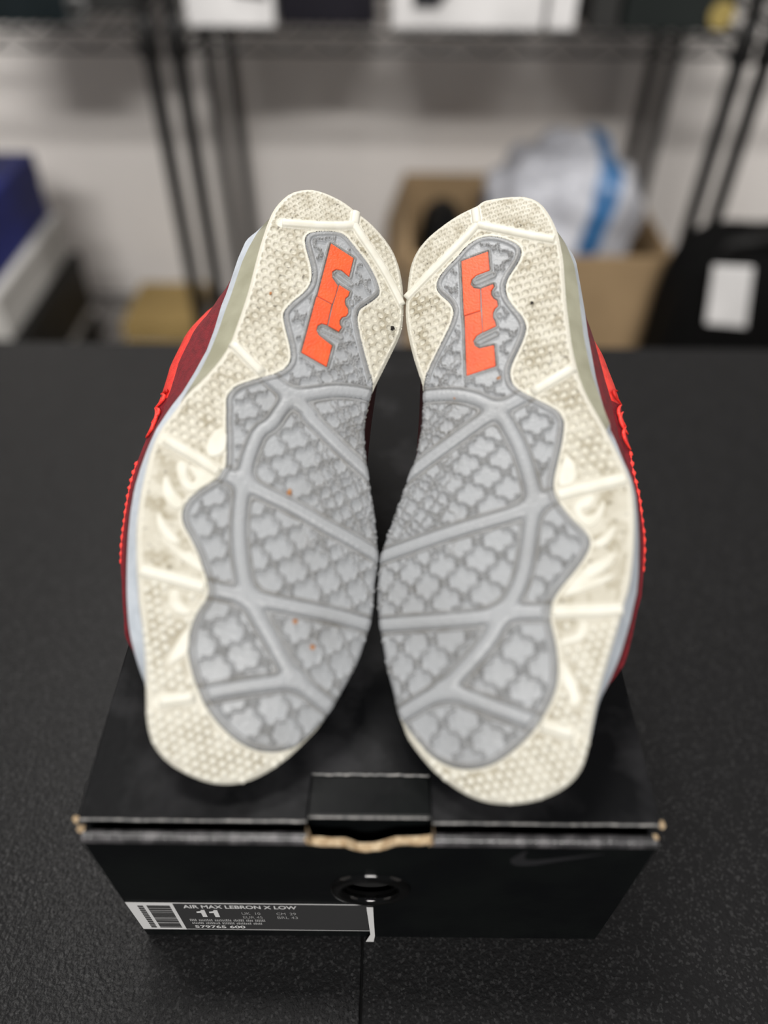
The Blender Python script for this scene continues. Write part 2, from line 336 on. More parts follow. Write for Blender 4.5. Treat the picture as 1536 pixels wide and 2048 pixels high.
# ------------------------------------------------------------------ shelving racks behind the table
FY, BY = 1.204, 1.629                                     # front and rear post rows
xr = lambda u, v, y: float(at_y(u, v, y)[0])
xA, xB = xr(337, 300, FY), xr(389, 300, FY)               # right post of the left rack, left post of the middle rack
xC, xD = xr(1425, 300, FY), xr(1474, 300, FY)
ZS = float(at_y(768, 62, FY)[2]); ZL = -0.52               # upper and lower shelf levels
def rack(x0, x1, label):
    rk = empty('wire_shelving_rack', ((x0+x1)/2, (FY+BY)/2, FLOOR), label, 'shelf rack', 'black wire shelving racks')
    for x in (x0, x1):
        for y in (FY, BY):
            MB().tube([(x, y, FLOOR+.0005), (x, y, 1.25)], 0.0125, 14).build('post', M['steel'], rk, True)
            for z in (ZS, ZL): MB().lathe([(.0126, .02), (.015, .014), (.0185, -.034), (.0126, -.036)], (x, y, z-.004), 16).build('collar', M['steel'], rk, True)
    for z in (ZS, ZL):
        mb = MB(); a, b = x0+.012, x1-.012
        for y in (FY, BY):
            mb.tube([(a, y, z-.003), (b, y, z-.003)], .0032, 6); mb.tube([(a, y, z-.030), (b, y, z-.030)], .0032, 6)
            n = max(4, int((b-a)/.075)); mb.tube([(a+(b-a)*i/(2*n), y, z-.005 if i % 2 else z-.029) for i in range(2*n+1)], .0026, 6)
        for x in (a+.002, b-.002):
            mb.tube([(x, FY, z-.003), (x, BY, z-.003)], .0032, 6); mb.tube([(x, FY, z-.030), (x, BY, z-.030)], .0032, 6)
        n = int((b-a)/.022)
        for i in range(1, n): mb.tube([(a+(b-a)*i/n, FY, z-.0018), (a+(b-a)*i/n, BY, z-.0018)], .0018, 4)
        for f in (.33, .67): mb.tube([(a, FY+(BY-FY)*f, z-.006), (b, FY+(BY-FY)*f, z-.006)], .0028, 5)
        mb.build('wire_shelf', M['steel'], rk, True)
rack(xA-.88, xA, 'black wire shelving rack at the left edge of the photo'); rack(xB, xC, 'wide black wire shelving rack in the middle behind the shoes'); rack(xD, xD+.88, 'black wire shelving rack at the right edge of the photo')
# ------------------------------------------------------------------ boxes on the upper shelf
def bmat(n, c, r=.5): return mat(n, c, r, tuple(min(1, x*1.15+.002) for x in c), 9, spec=.2)
def carton(name, x0, x1, y0, y1, z0, z1, m, label, cat='box', group=None, lid=.035, lm=None):
    e = empty(name, ((x0+x1)/2, (y0+y1)/2, z0), label, cat, group)
    MB().box(x0+.002, x1-.002, y0+.002, y1-.002, z0+.0004, z1-lid+.004).build('body', m, e, bevel=.0015)
    MB().box(x0, x1, y0, y1, z1-lid, z1).build('lid', lm or m, e, bevel=.0015); return e
US = 'shoe boxes on the upper shelf'
def top_box(u0, u1, y0, h, m, label, d=.42, lid=.04, lm=None):
    v = 45; x0, x1 = xr(u0, v, y0), xr(u1, v, y0); return carton('shoe_box', x0, x1, y0, y0+d, ZS+.0004, ZS+h, m, label, 'box', US, lid, lm), x0, x1
M['teal'] = bmat('black teal card', (.006, .011, .013)); M['whitebox'] = bmat('white card', (.78, .77, .77)); M['plum'] = bmat('black plum card', (.010, .009, .014)); M['char'] = bmat('charcoal card', (.035, .035, .034)); M['dkgreen'] = bmat('black green card', (.016, .020, .019)); M['gold'] = mat('gold print', (.42, .32, .10), .5)
M['darkprint'] = mat('dark print', (.02, .02, .024), .5)
top_box(-120, 140, FY+.015, .13, M['teal'], 'black-teal shoe box at the left end of the upper shelf')
top_box(172, 283, FY+.09, .12, M['char'], 'charcoal shoe box between the teal box and the rack posts', .35)
e = empty('light_spot_ring', (xr(150, 25, FY+.02), FY+.02, ZS), 'small grey tape roll standing beside the teal shoe box', 'tape roll')  # added ring standing in for a blurred spot of light, not a real tape roll
MB().lathe([(.010, -.008), (.0185, -.008), (.0185, .008), (.010, .008), (.010, -.008)], (e.location[0], FY+.03, ZS+.0190), 28, 'y').build('spot_ring', mat('grey tape', (.12, .12, .12), .5), e, True)  # 'grey tape' is only the tone of the light spot's stand-in ring
MB().lathe([(.0085, -.0085), (.0105, -.0085), (.0105, .0085), (.0085, .0085), (.0085, -.0085)], (e.location[0], FY+.03, ZS+.0190), 28, 'y').build('spot_ring_core', M['char'], e, True)
wb, x0, x1 = top_box(372, 552, FY+.012, .125, M['whitebox'], 'white shoe box with dark print next to the left rack posts', lid=.05)
MB().slab([(x0+(x1-x0)*a, ZS+b) for a, b in ((.55, .043), (.92, .037), (.93, .060), (.60, .064))], [], lambda x, z, d: (x, FY+.0118-d, z), .0004).build('printed_mark', M['darkprint'], wb)
top_box(556, 752, FY+.03, .11, M['plum'], 'black-plum shoe box in the middle of the upper shelf')
wb, x0, x1 = top_box(782, 1088, FY+.012, .125, M['whitebox'], 'long white shoe box with dark printed mark on the upper shelf', lid=.06)
MB().slab([(x0+(x1-x0)*a, ZS+b) for a, b in ((.14, .028), (.30, .028), (.38, .050), (.40, .066), (.14, .066))], [], lambda x, z, d: (x, FY+.0118-d, z), .0004).build('printed_mark', M['darkprint'], wb)
top_box(1094, 1152, FY+.012, .12, M['whitebox'], 'narrow white box beside the long white shoe box', .42)
top_box(1180, 1238, FY+.012, .11, M['char'], 'charcoal box between the white and the gold-marked boxes', .42)
gb, x0, x1 = top_box(1244, 1468, FY+.012, .13, M['dkgreen'], 'black-green shoe box with a gold round mark')
gp = at_y(1443, 30, FY+.0135); MB().lathe([(.0001, .0008), (.019, .0008), (.019, 0)], (float(gp[0]), FY+.0118, float(gp[2])), 28, 'y').build('gold_mark', M['gold'], gb)
# ------------------------------------------------------------------ stack of boxes at the left on the lower shelf
M['blue'] = bmat('royal blue card', (.007, .014, .14)); M['paper'] = bmat('pale grey card', (.50, .49, .47)); M['blackcard'] = bmat('black card', (.006, .006, .006)); M['brown'] = bmat('brown cardboard', (.36, .25, .14), .8); M['brown2'] = bmat('ochre cardboard', (.33, .23, .09), .8)
LS = 'stacked boxes on the lower shelf'
cz = CAM[2]; ybk = 1.5-.126
carton('stacked_box', -1.02, -.650, ybk-.34, ybk, ZL+.0006, ZL+.090, M['blackcard'], 'black shoe box at the bottom of the left stack', 'box', LS, .03)
carton('stacked_box', -1.02, -.660, ybk-.34, ybk-.01, ZL+.0912, ZL+.115, M['paper'], 'flat grey box between the two black boxes of the left stack', 'box', LS, .012)
zt = cz-.735; carton('stacked_box', -1.02, -.655, ybk-.34, ybk+.01, ZL+.1162, zt-.0006, M['blackcard'], 'black shoe box under the white one in the left stack', 'box', LS, .03)
carton('stacked_box', -1.02, -.670, ybk-.34, ybk, zt, cz-.650, M['paper'], 'pale shoe box under the blue one in the left stack', 'box', LS, .02)
carton('stacked_box', -1.02, -.684, ybk-.34, ybk, cz-.6494, cz-.530, M['blue'], 'royal blue shoe box on top of the left stack', 'box', LS, .05)
MB  # small brown carton beside the stack
p = at_y(240, 640, 1.40); p2 = at_y(385, 640, 1.40)
carton('cardboard_box', float(p[0]), float(p2[0]), 1.40, 1.60, ZL+.0006, float(p[2])-.01, M['brown2'], 'small ochre cardboard box beside the left stack', 'box', LS, .05)
bk = empty('backpack', (-.86, 1.1, cz-.53), 'black soft pouch lying on the blue shoe box', 'pouch')
# ------------------------------------------------------------------ lumpy bags
def blob(c, rx, ry, rz, seed, amp, sub=5, power=2.6, flat=-.9):
    bm = bmesh.new(); bmesh.ops.create_icosphere(bm, subdivisions=sub, radius=1); rs = random.Random(seed); ph = [(Vector((rs.uniform(-1, 1), rs.uniform(-1, 1), rs.uniform(-1, 1))).normalized(), rs.uniform(2, 7), rs.uniform(0, 6)) for _ in range(16)]
    for v in bm.verts:
        d = v.co.normalized(); k = (abs(d.x)**power+abs(d.y)**power+abs(d.z)**power)**(-1/power)
        n = sum(abs(math.sin(f*d.dot(a)+p))-.6 for a, f, p in ph)/4
        v.co = d*k*(1+amp*n); v.co.z = max(v.co.z, flat)
        v.co = Vector((c[0]+v.co.x*rx, c[1]+v.co.y*ry, c[2]+v.co.z*rz))
    bm.verts.ensure_lookup_table(); V = [tuple(v.co) for v in bm.verts]; Fc = [tuple(x.index for x in f.verts) for f in bm.faces]; bm.free(); return V, Fc
V, Fc = blob((-.86, 1.17, cz-.53+.062), .16, .13, .065, 4, .05); mk('shell', V, Fc, M['blackcard'], bk, True)
MB().tube([(-.97, 1.10, cz-.53+.12), (-.93, 1.08, cz-.53+.135), (-.86, 1.075, cz-.53+.138), (-.80, 1.08, cz-.53+.13)], .006, 8).build('handle', M['blackcard'], bk, True)
# open carton with a plastic bag in it
hz_ = .628; yf, yb = 1.29-.126, 1.68-.126; cx0, cx1 = .040, float(at_y(1343, 535, yf)[0]); zt = cz-hz_
oc = empty('open_carton', ((cx0+cx1)/2, (yf+yb)/2, ZL), 'open brown cardboard carton holding a plastic bag on the lower shelf', 'box')
for nm, bb in (('front_panel', (cx0, cx1, yf, yf+.005)), ('back_panel', (cx0, cx1, yb-.005, yb)), ('side_panel', (cx0, cx0+.005, yf+.005, yb-.005)), ('side_panel', (cx1-.005, cx1, yf+.005, yb-.005))):
    MB().box(*bb, ZL+.0006, zt).build(nm, M['brown'], oc)
MB().box(cx0+.005, cx1-.005, yf+.005, yb-.005, ZL+.0006, ZL+.006).build('bottom_panel', M['brown'], oc)
MB().slab([(yf, 0), (yb, 0), (yb-.01, .11), (yf+.01, .11)], [], lambda a, b, d: (cx0-b*.35-d*.9, a, zt-b*.92-d*.3), .004).build('flap', M['brown'], oc)
V, Fc = blob(((cx0+cx1)/2-.165, (yf+yb)/2+.01, ZL+.175), .055, .14, .165, 15, .10); tag(mk('black_bag', V, Fc, M['blackcard'], None, True), 'black plastic bundle inside the open carton left of the printed bag', 'bag')
def bagmat():
    m = mat('white plastic with blue print', (.62, .63, .68), .35, bump=.4, bscale=25); nt = m.node_tree; b = nt.nodes['Principled BSDF']
    tc = nt.nodes.new('ShaderNodeTexCoord'); wv = nt.nodes.new('ShaderNodeTexWave'); wv.inputs['Scale'].default_value = 1.7; wv.inputs['Distortion'].default_value = 5; wv.inputs['Detail'].default_value = 1; wv.inputs['Detail Scale'].default_value = 1.2
    nt.links.new(tc.outputs['Object'], wv.inputs['Vector']); r = nt.nodes.new('ShaderNodeValToRGB'); e = r.color_ramp.elements
    e[0].position = .0; e[0].color = (.045, .16, .36, 1); e[1].position = .16; e[1].color = (.62, .63, .68, 1); e.new(.08).color = (.045, .16, .36, 1); e.new(.7).color = (.50, .51, .56, 1)
    nt.links.new(wv.outputs['Fac'], r.inputs['Fac']); nt.links.new(r.outputs['Color'], b.inputs['Base Color']); return m
M['bag'] = bagmat()
bp = at_y(1120, 430, 1.32); V, Fc = blob((float(bp[0]), 1.335, -.20), .145, .125, .165, 21, .16, 6); tag(mk('plastic_bag', V, Fc, M['bag'], None, True), 'crumpled white and blue plastic bag standing in the open carton', 'bag')
# black bag with a white tag standing on the floor before the right rack
gy_ = 1.045; gx_ = float(at_y(1468, 520, gy_)[0])
gb = empty('duffel_bag', (gx_, gy_, FLOOR), 'black bag with a white tag beside the open carton', 'bag')
V, Fc = blob((gx_+.085, gy_, FLOOR+.325), .178, .115, .322, 33, .045, 5, 5.5); V = [(x, y, max(z, FLOOR+.0006)) for x, y, z in V]; mk('shell', V, Fc, mat('black nylon', (.003, .003, .003), .8, spec=.08), gb, True)
MB().tube([(gx_-.04, gy_-.03, FLOOR+.62), (gx_-.03, gy_-.03, FLOOR+.655), (gx_+.03, gy_-.03, FLOOR+.665), (gx_+.09, gy_-.03, FLOOR+.655), (gx_+.10, gy_-.03, FLOOR+.62)], .009, 8).build('handle', M['blackcard'], gb, True)
tg = [at_y(u, v, gy_-.122) for u, v in ((1428, 532), (1508, 536), (1492, 655), (1412, 648))]
mb = MB(); mb.v = [tuple(t) for t in tg]+[tuple(t+np.array([0, .004, 0])) for t in tg]; mb.f = [(0, 1, 2, 3), (7, 6, 5, 4)]+[(i, (i+1) % 4, 4+(i+1) % 4, 4+i) for i in range(4)]
mb.build('tag', M['whitebox'], gb, bevel=.001)
# ------------------------------------------------------------------ sole drawings
# Outlines measured on the soles; frames give the offset of the sheet each list was measured on.
FR = {'L1': (220, 360), 'L2': (220, 820), 'L3': (220, 1200), 'R1': (740, 360), 'R2': (740, 820), 'R3': (740, 1200)}
def T(*segs):
    out = []
    for k in range(0, len(segs), 2):
        ox, oy = FR[segs[k]]; n = [float(s) for s in segs[k+1].split()]
        out += [(ox + n[i]/2.56, oy + n[i+1]/2.56) for i in range(0, len(n), 2)]
    return np.array(out)
TR = {'L': {}, 'R': {}}
l, r = TR['L'], TR['R']
l['lat'] = T('L3', '600 948 500 935 400 895 300 835 235 760 205 690 190 600 190 520 188 400 184 300 172 150 150 0',
  'L2', '150 950 140 800 138 600 156 450 188 300 215 200 258 100', 'L1', '335 1180 400 1090 480 1020 560 930 620 840 655 740 690 640 715 560 735 480 755 400 780 310 810 220 840 150 880 100 930 60 1000 42')
l['med'] = T('L1', '1000 42 1060 45 1130 70 1200 105 1270 160 1340 215 1400 280 1450 350 1480 420 1500 500 1508 580 1510 650 1505 740 1490 800 1440 900 1400 980 1360 1060 1340 1110 1325 1180',
  'L2', '1312 60 1311 130 1314 220 1325 300 1340 400 1355 500 1370 600 1378 700 1380 780 1370 850 1362 900 1358 1000 1345 1080 1330 1130',
  'L3', '1310 227 1285 300 1240 390 1200 460 1160 530 1110 605 1060 670 1000 730 940 790 870 845 790 895 700 935 600 948')
l['insert'] = T('L1', '1003 300 1020 275 1060 265 1120 262 1180 268 1215 290 1240 320 1280 370 1320 420 1355 480 1380 540 1385 575 1370 600 1320 635 1280 660 1268 700 1275 760 1290 820 1310 900 1330 970 1345 1030 1352 1075 1337 1110 1322 1180',
  'L2', '1310 60 1309 130 1312 220 1323 300 1338 400 1353 500 1368 600 1376 700 1378 780 1368 850 1360 900 1356 1000 1343 1080 1328 1130',
  'L3', '1308 227 1283 300 1238 390 1198 460 1158 530 1110 602 1060 660 1000 715 940 755 880 772 820 776 760 768 700 745 640 705 580 650 530 590 490 530 460 460 435 390 415 310 408 250 415 180 435 100 470 40',
  'L2', '500 973 515 930 508 880 500 850 480 790 455 720 420 650 385 590 375 540 385 490 420 445 480 400 530 370 565 345 580 310 600 290 605 250 605 150 602 50',
  'L1', '604 1178 602 1120 615 1090 650 1055 720 1030 780 1012 850 995 905 965 935 920 930 860 915 800 900 740 892 690 905 660 940 625 985 590 1020 555 1040 510 1040 460 1025 400 1010 350')
l['ribs'] = [T('L1', '785 990 935 1110'), T('L1', '935 1110 1050 1095 1150 1080 1250 1085 1360 1110'),
  T('L1', '935 1110 880 1180 835 1250', 'L2', '770 110 735 190 710 260 690 370'), T('L1', '935 1110 1040 1210', 'L2', '1010 20 1100 110 1200 210 1340 335'),
  T('L2', '690 370 560 318'), T('L2', '690 370 800 430 950 500 1100 590 1250 670 1400 762'), T('L2', '690 370 675 480 665 600 670 720 685 830 715 960'),
  T('L2', '715 960 490 910'), T('L2', '715 960 850 990 1000 1020 1150 1050 1355 1108'), T('L2', '715 960 770 1070 830 1170', 'L3', '900 330 960 410'),
  T('L3', '960 410 850 425 700 445 580 465 440 495'), T('L3', '960 410 1020 460 1080 510 1165 572')]
l['cribs'] = [T('L1', '630 835 785 990'), T('L2', '285 150 430 232 560 318'), T('L2', '165 822 330 862 490 908'), T('L3', '255 522 440 495'),
  T('L1', '885 218 960 225 1100 235 1200 235 1255 228'), T('L1', '1255 228 1265 165'), T('L1', '1255 228 1300 300 1370 400 1430 500 1500 640')]
l['logo'] = [T('L1', '1135 330 1250 403 1228 497 1190 464 1162 459 1141 472 1141 503 1170 545 1158 592 1141 637 1066 597'),
  T('L1', '1177 541 1230 574 1224 596 1209 608 1205 626 1209 645 1222 664 1223 684 1212 699 1192 704 1179 722 1179 742 1189 757 1175 778 1121 748 1145 645 1162 592'),
  T('L1', '1061 601 1138 641 1116 744 1088 736 1066 748 1060 772 1072 797 1108 826 1140 851 1112 957 985 885')]
l['slots'] = [T('L1', '1165 485 1232 535'), T('L1', '1088 765 1180 806')]
l['arcs'] = [T('L1', '1236 626 1238 640'), T('L1', '1213 735 1215 745')]
l['olive'] = T('L1', '880 100 840 140 800 195 760 265 712 350 680 420 650 510 620 600 590 680 560 770 520 870 470 970 405 1075 345 1170')
l['white'] = T('L3', '300 835 235 765 196 640 188 560 175 510 150 420 130 330 110 220 100 120 92 0', 'L2', '90 900 92 780 98 640 110 520 130 400 160 300 195 200 240 100',
  'L1', '310 1170 380 1080 440 980 500 870 540 760 575 640 600 580 630 490 660 400 700 310 755 230 820 150 870 95')
l['upper'] = T('L3', '300 835 232 755 190 640 170 560 140 470 110 370 85 260 78 200', 'L2', '78 1080 70 1000 66 900 58 790 62 680 80 540 103 400 128 310 153 240 193 140 228 60',
  'L1', '208 1260 238 1170 268 1100 293 1020 313 950 353 870 392 790 432 740 502 670 572 620 650 530')
r['lat'] = T('R3', '700 1046 740 1045 820 1035 900 1010 980 970 1040 920 1080 860 1100 800 1115 740 1125 680 1140 600 1160 500 1185 400 1215 300 1245 200 1275 100 1300 0',
  'R2', '1325 900 1342 760 1350 640 1350 520 1342 420 1320 340 1290 270 1250 190 1210 110', 'R1', '1150 1180 1110 1110 1075 1030 1050 940 1030 850 1015 740 1000 620 992 500 985 400 965 300 955 260 930 200 900 150 870 115 830 90 780 78')
r['med'] = T('R1', '780 78 700 80 600 95 570 105 540 130 490 150 420 190 350 240 290 290 240 350 210 410 195 470 185 560 175 650 180 740 195 820 215 900 240 980 262 1040 266 1080 263 1190',
  'R2', '255 100 240 190 215 280 180 370 150 450 120 540 90 610 60 700 45 760 35 830 30 900 28 980', 'R3', '30 30 38 100 48 180 60 250 75 330 90 400 110 470 125 540 140 590 160 640 180 700 220 760 260 810 310 870 370 920 430 965 500 1005 580 1035 660 1045 700 1046')
r['insert'] = T('R1', '590 288 640 290 700 305 750 330 770 355 765 400 735 450 700 500 685 550 695 600 730 650 775 700 795 750 785 800 755 870 725 930 708 980 715 1030 740 1065 790 1095 850 1125 910 1155 960 1185 980 1220',
  'R2', '985 55 985 100 975 170 955 260 935 340 930 400 945 450 980 500 1030 560 1085 610 1115 650 1120 690 1100 740 1060 800 1010 860 960 920 925 980 915 1030 915 1080',
  'R3', '925 150 935 190 946 240 955 320 955 400 940 470 910 540 870 610 820 680 760 740 700 790 630 835 560 858 490 865 420 855 350 825 290 780 240 720 200 670 168 625 160 620 142 585 127 540 112 470 92 400 77 330 62 250 50 180 40 100 32 30',
  'R2', '30 980 32 900 37 830 47 760 62 700 92 610 122 540 152 450 182 370 217 280 242 190 257 100', 'R1', '265 1190 268 1080 270 1055 300 960 340 880 380 800 410 740 425 690 425 660 405 625 370 597 345 570 335 540 350 500 390 450 440 400 490 340 540 305')
r['ribs'] = [T('R1', '640 1180 560 1130 470 1105 380 1100 255 1112'), T('R1', '640 1180 730 1140 825 1088'), T('R1', '640 1180', 'R2', '590 40 450 140 300 250 165 352'),
  T('R1', '640 1180 690 1240', 'R2', '700 80 750 170 785 260 815 360 840 480'), T('R2', '840 480 955 437'), T('R2', '840 480 740 530 600 570 400 630 200 700 35 758'),
  T('R2', '840 480 820 580 805 700 790 800 760 900 710 990 660 1050'), T('R2', '660 1050 760 1035 930 1035'), T('R2', '660 1050 500 1070 300 1085 20 1104'),
  T('R2', '660 1050', 'R3', '640 150 580 240 480 350 370 465'), T('R3', '370 465 470 490 600 540 740 590 870 640'), T('R3', '370 465 300 500 230 540 135 600')]
r['cribs'] = [T('R1', '825 1088 1040 960'), T('R2', '955 437 1130 392 1305 350'), T('R2', '930 1035 1110 1030 1290 1020'), T('R3', '870 640 1040 690'),
  T('R1', '535 150 545 228'), T('R1', '545 228 480 300 400 380 300 480 180 605'), T('R1', '545 228 650 250 750 270 850 290 940 305')]
r['logo'] = [T('R1', '465 420 600 370 608 465 540 490 516 512 511 538 528 557 560 562 562 671 478 697'),
  T('R1', '566 560 626 537 630 550 616 570 616 592 628 610 646 622 650 648 634 662 625 682 625 708 636 730 640 750 575 781'),
  T('R1', '481 702 564 676 571 781 540 800 524 826 532 852 556 866 630 850 638 955 492 1003')]
r['slots'] = [T('R1', '540 528 625 490'), T('R1', '555 832 640 790')]
r['arcs'] = [T('R1', '645 585 650 590'), T('R1', '658 692 662 700')]
r['olive'] = T('R1', '935 205 965 260 1000 330 1040 430 1060 540 1075 680 1090 800 1110 900 1130 990 1165 1090 1200 1190', 'R2', '1240 110')
r['white'] = T('R3', '1040 920 1080 858 1108 780 1120 720 1150 640 1180 550 1220 450 1255 350 1290 240 1325 120 1345 30', 'R2', '1360 940 1368 860 1371 800 1373 680 1369 560 1356 430 1331 340 1291 255 1250 150',
  'R1', '1222 1270 1202 1200 1177 1110 1152 1010 1132 900 1112 790 1097 680 1077 560 1052 420 1012 330 975 262 940 205')
r['upper'] = T('R3', '1040 920 1082 860 1112 780 1130 720 1165 660 1200 590 1235 510 1270 410 1305 310 1335 200 1355 100 1365 50', 'R2', '1385 960 1395 840 1402 720 1400 640 1390 560 1374 440 1352 350 1337 280 1326 200 1314 130 1298 70',
  'R1', '1290 1200 1285 1170 1255 1070 1220 980 1190 900 1150 830 1110 775 1085 700')
for side, fl in (('L', [('L2', '580 90 545 110 515 150 500 200 510 235 545 240 590 215 602 180 602 110'),
     ('L2', '400 285 393 325 408 368 436 378 452 352 428 322 412 288 455 300 520 330 556 342 500 382 432 424 388 402 360 352 350 285 370 262'),
     ('L2', '290 330 277 400 293 462 330 505 372 505 382 470 342 440 312 390'), ('L2', '250 520 252 592 288 655 348 695 362 668 312 620 276 570'),
     ('L2', '276 650 310 705 380 770 486 836 478 800 430 730 380 735 320 690'), ('L2', '330 920 356 928 360 970 390 1012 442 1030 400 1052 345 1036 312 990 314 940'),
     ('L3', '412 140 365 195 322 280 300 335 350 305 402 272 410 215')]),
    ('R', [('R2', '1000 230 1030 262 1050 310 1048 350 1030 378 1000 386 960 390 965 320 985 270'),
     ('R2', '1060 465 1100 446 1146 440 1136 480 1112 500 1085 502 1071 520 1086 545 1120 550 1156 530 1180 490 1190 465 1190 510 1170 560 1140 592 1110 604 1076 582 1050 542 1040 500'),
     ('R2', '1245 590 1240 640 1200 692 1150 706 1140 680 1172 660 1212 634'), ('R2', '1250 725 1235 782 1190 822 1140 850 1108 872 1160 872 1222 848 1242 846 1200 882 1100 922 978 956 1020 900 1080 830 1130 786 1192 768'),
     ('R3', '1075 110 1104 124 1108 170 1080 202 1032 217 994 222 990 242 966 208 1010 195 1050 180 1068 150'), ('R3', '985 310 1006 350 1040 410 1060 470 1070 520 1042 546 1014 530 1020 490 1000 450 980 410 974 350')])):
    TR[side]['leaf'] = [T(a, b) for a, b in fl]

# ------------------------------------------------------------------ plane geometry helpers
def seg_dist(P, A, B, chunk=60000):
    """smallest distance from points P to segments A-B"""
    out = np.empty(len(P), np.float32); A = A.astype(np.float32); D = (B-A).astype(np.float32); L2 = np.maximum((D**2).sum(1), 1e-14)
    for i in range(0, len(P), chunk):
        p = P[i:i+chunk].astype(np.float32); best = np.full(len(p), 1e9, np.float32)
        for k in range(len(A)):
            wx = p[:, 0]-A[k, 0]; wy = p[:, 1]-A[k, 1]; t = np.clip((wx*D[k, 0]+wy*D[k, 1])/L2[k], 0, 1)
            d = (wx-t*D[k, 0])**2+(wy-t*D[k, 1])**2; np.minimum(best, d, out=best)
        out[i:i+chunk] = np.sqrt(best)
    return out
def inside(P, poly):
    x, y = P[:, 0], P[:, 1]; c = np.zeros(len(P), bool); n = len(poly)
    for i in range(n):
        x1, y1 = poly[i]; x2, y2 = poly[(i+1) % n]
        if y1 == y2: continue
        c ^= ((y1 > y) != (y2 > y)) & (x < (x2-x1)*(y-y1)/(y2-y1)+x1)
    return c
def sdf(P, poly):
    """positive inside"""
    d = seg_dist(P, poly, np.roll(poly, -1, 0)); return np.where(inside(P, poly), d, -d)
def chaikin(p, n=1, closed=True):
    for _ in range(n):
        q = np.roll(p, -1, 0) if closed else p[1:]; b = p if closed else p[:-1]
        s = np.empty((2*len(b), 2)); s[0::2] = .75*b+.25*q; s[1::2] = .25*b+.75*q
        if not closed: s = np.vstack([p[:1], s, p[-1:]])
        p = s
    return p
def pdist(P, lines):
    A = np.vstack([l[:-1] for l in lines]); B = np.vstack([l[1:] for l in lines]); return seg_dist(P, A, B)
def ss(x, a, b): t = np.clip((x-a)/(b-a), 0, 1); return t*t*(3-2*t)
def vnoise(p, q, s, seed):
    """cheap value noise"""
    rs = np.random.RandomState(seed); g = rs.rand(128, 128); x = p*s; y = q*s; xi = np.floor(x).astype(int); yi = np.floor(y).astype(int)
    fx = x-xi; fy_ = y-yi; fx = fx*fx*(3-2*fx); fy_ = fy_*fy_*(3-2*fy_); G = lambda a, b: g[a % 128, b % 128]
    return (G(xi, yi)*(1-fx)+G(xi+1, yi)*fx)*(1-fy_)+(G(xi, yi+1)*(1-fx)+G(xi+1, yi+1)*fx)*fy_

class Shoe:
    def __init__(s, side, toe, heel, hz, theta, roll):
        s.sgn = 1 if side == 'L' else -1                       # towards the other shoe is +q*sgn
        O = at_z(*toe, LZ+hz); d = rays(heel)[0]; best = None
        for k in np.linspace(.2, .8, 6001):
            v = CAM+k*d-O; e = abs(math.atan2(v[2], math.hypot(v[0], v[1]))-R(theta))
            if best is None or e < best[0]: best = (e, v)
        v = best[1]; s.O = O; s.ey = v/np.linalg.norm(v)
        psi = math.atan2(v[0], v[1]); ex0 = np.array([math.cos(psi), -math.sin(psi), 0]); n0 = np.cross(ex0, s.ey); a = R(roll)*s.sgn
        s.ex = ex0*math.cos(a)-n0*math.sin(a); s.n = n0*math.cos(a)+ex0*math.sin(a)
        s.side = side; s.tr = TR[side]
    def sag(s, p, q):                                          # toe spring, heel curve and the crown across the sole
        m = np.clip(q*s.sgn, 0, None); t = np.clip(-q*s.sgn, 0, None)
        return 1.9*np.clip(.09-p, 0, None)**2+1.2*np.clip(p-.26, 0, None)**2+3*m**2+0.8*t**2
    def pq(s, px, off=0.0):
        D = rays(px); h = np.full(len(D), -off)
        for _ in range(15):
            t = ((s.O-CAM)@s.n+h)/(D@s.n); P = CAM+t[:, None]*D-s.O; p = P@s.ey; q = P@s.ex; h = -off-s.sag(p, q)
        return np.stack([p, q], 1)
    def w(s, pq, h=0.0):
        p, q = pq[:, 0], pq[:, 1]; k = (h-s.sag(p, q))
        return s.O+p[:, None]*s.ey+q[:, None]*s.ex+np.asarray(k)[:, None]*s.n
    def basis(s, p, q):
        a = s.w(np.array([[p, q], [p+1e-4, q], [p, q+1e-4]])); y = a[1]-a[0]; x = a[2]-a[0]; y /= np.linalg.norm(y); x /= np.linalg.norm(x)
        return a[0], x, y, np.cross(x, y)/np.linalg.norm(np.cross(x, y))

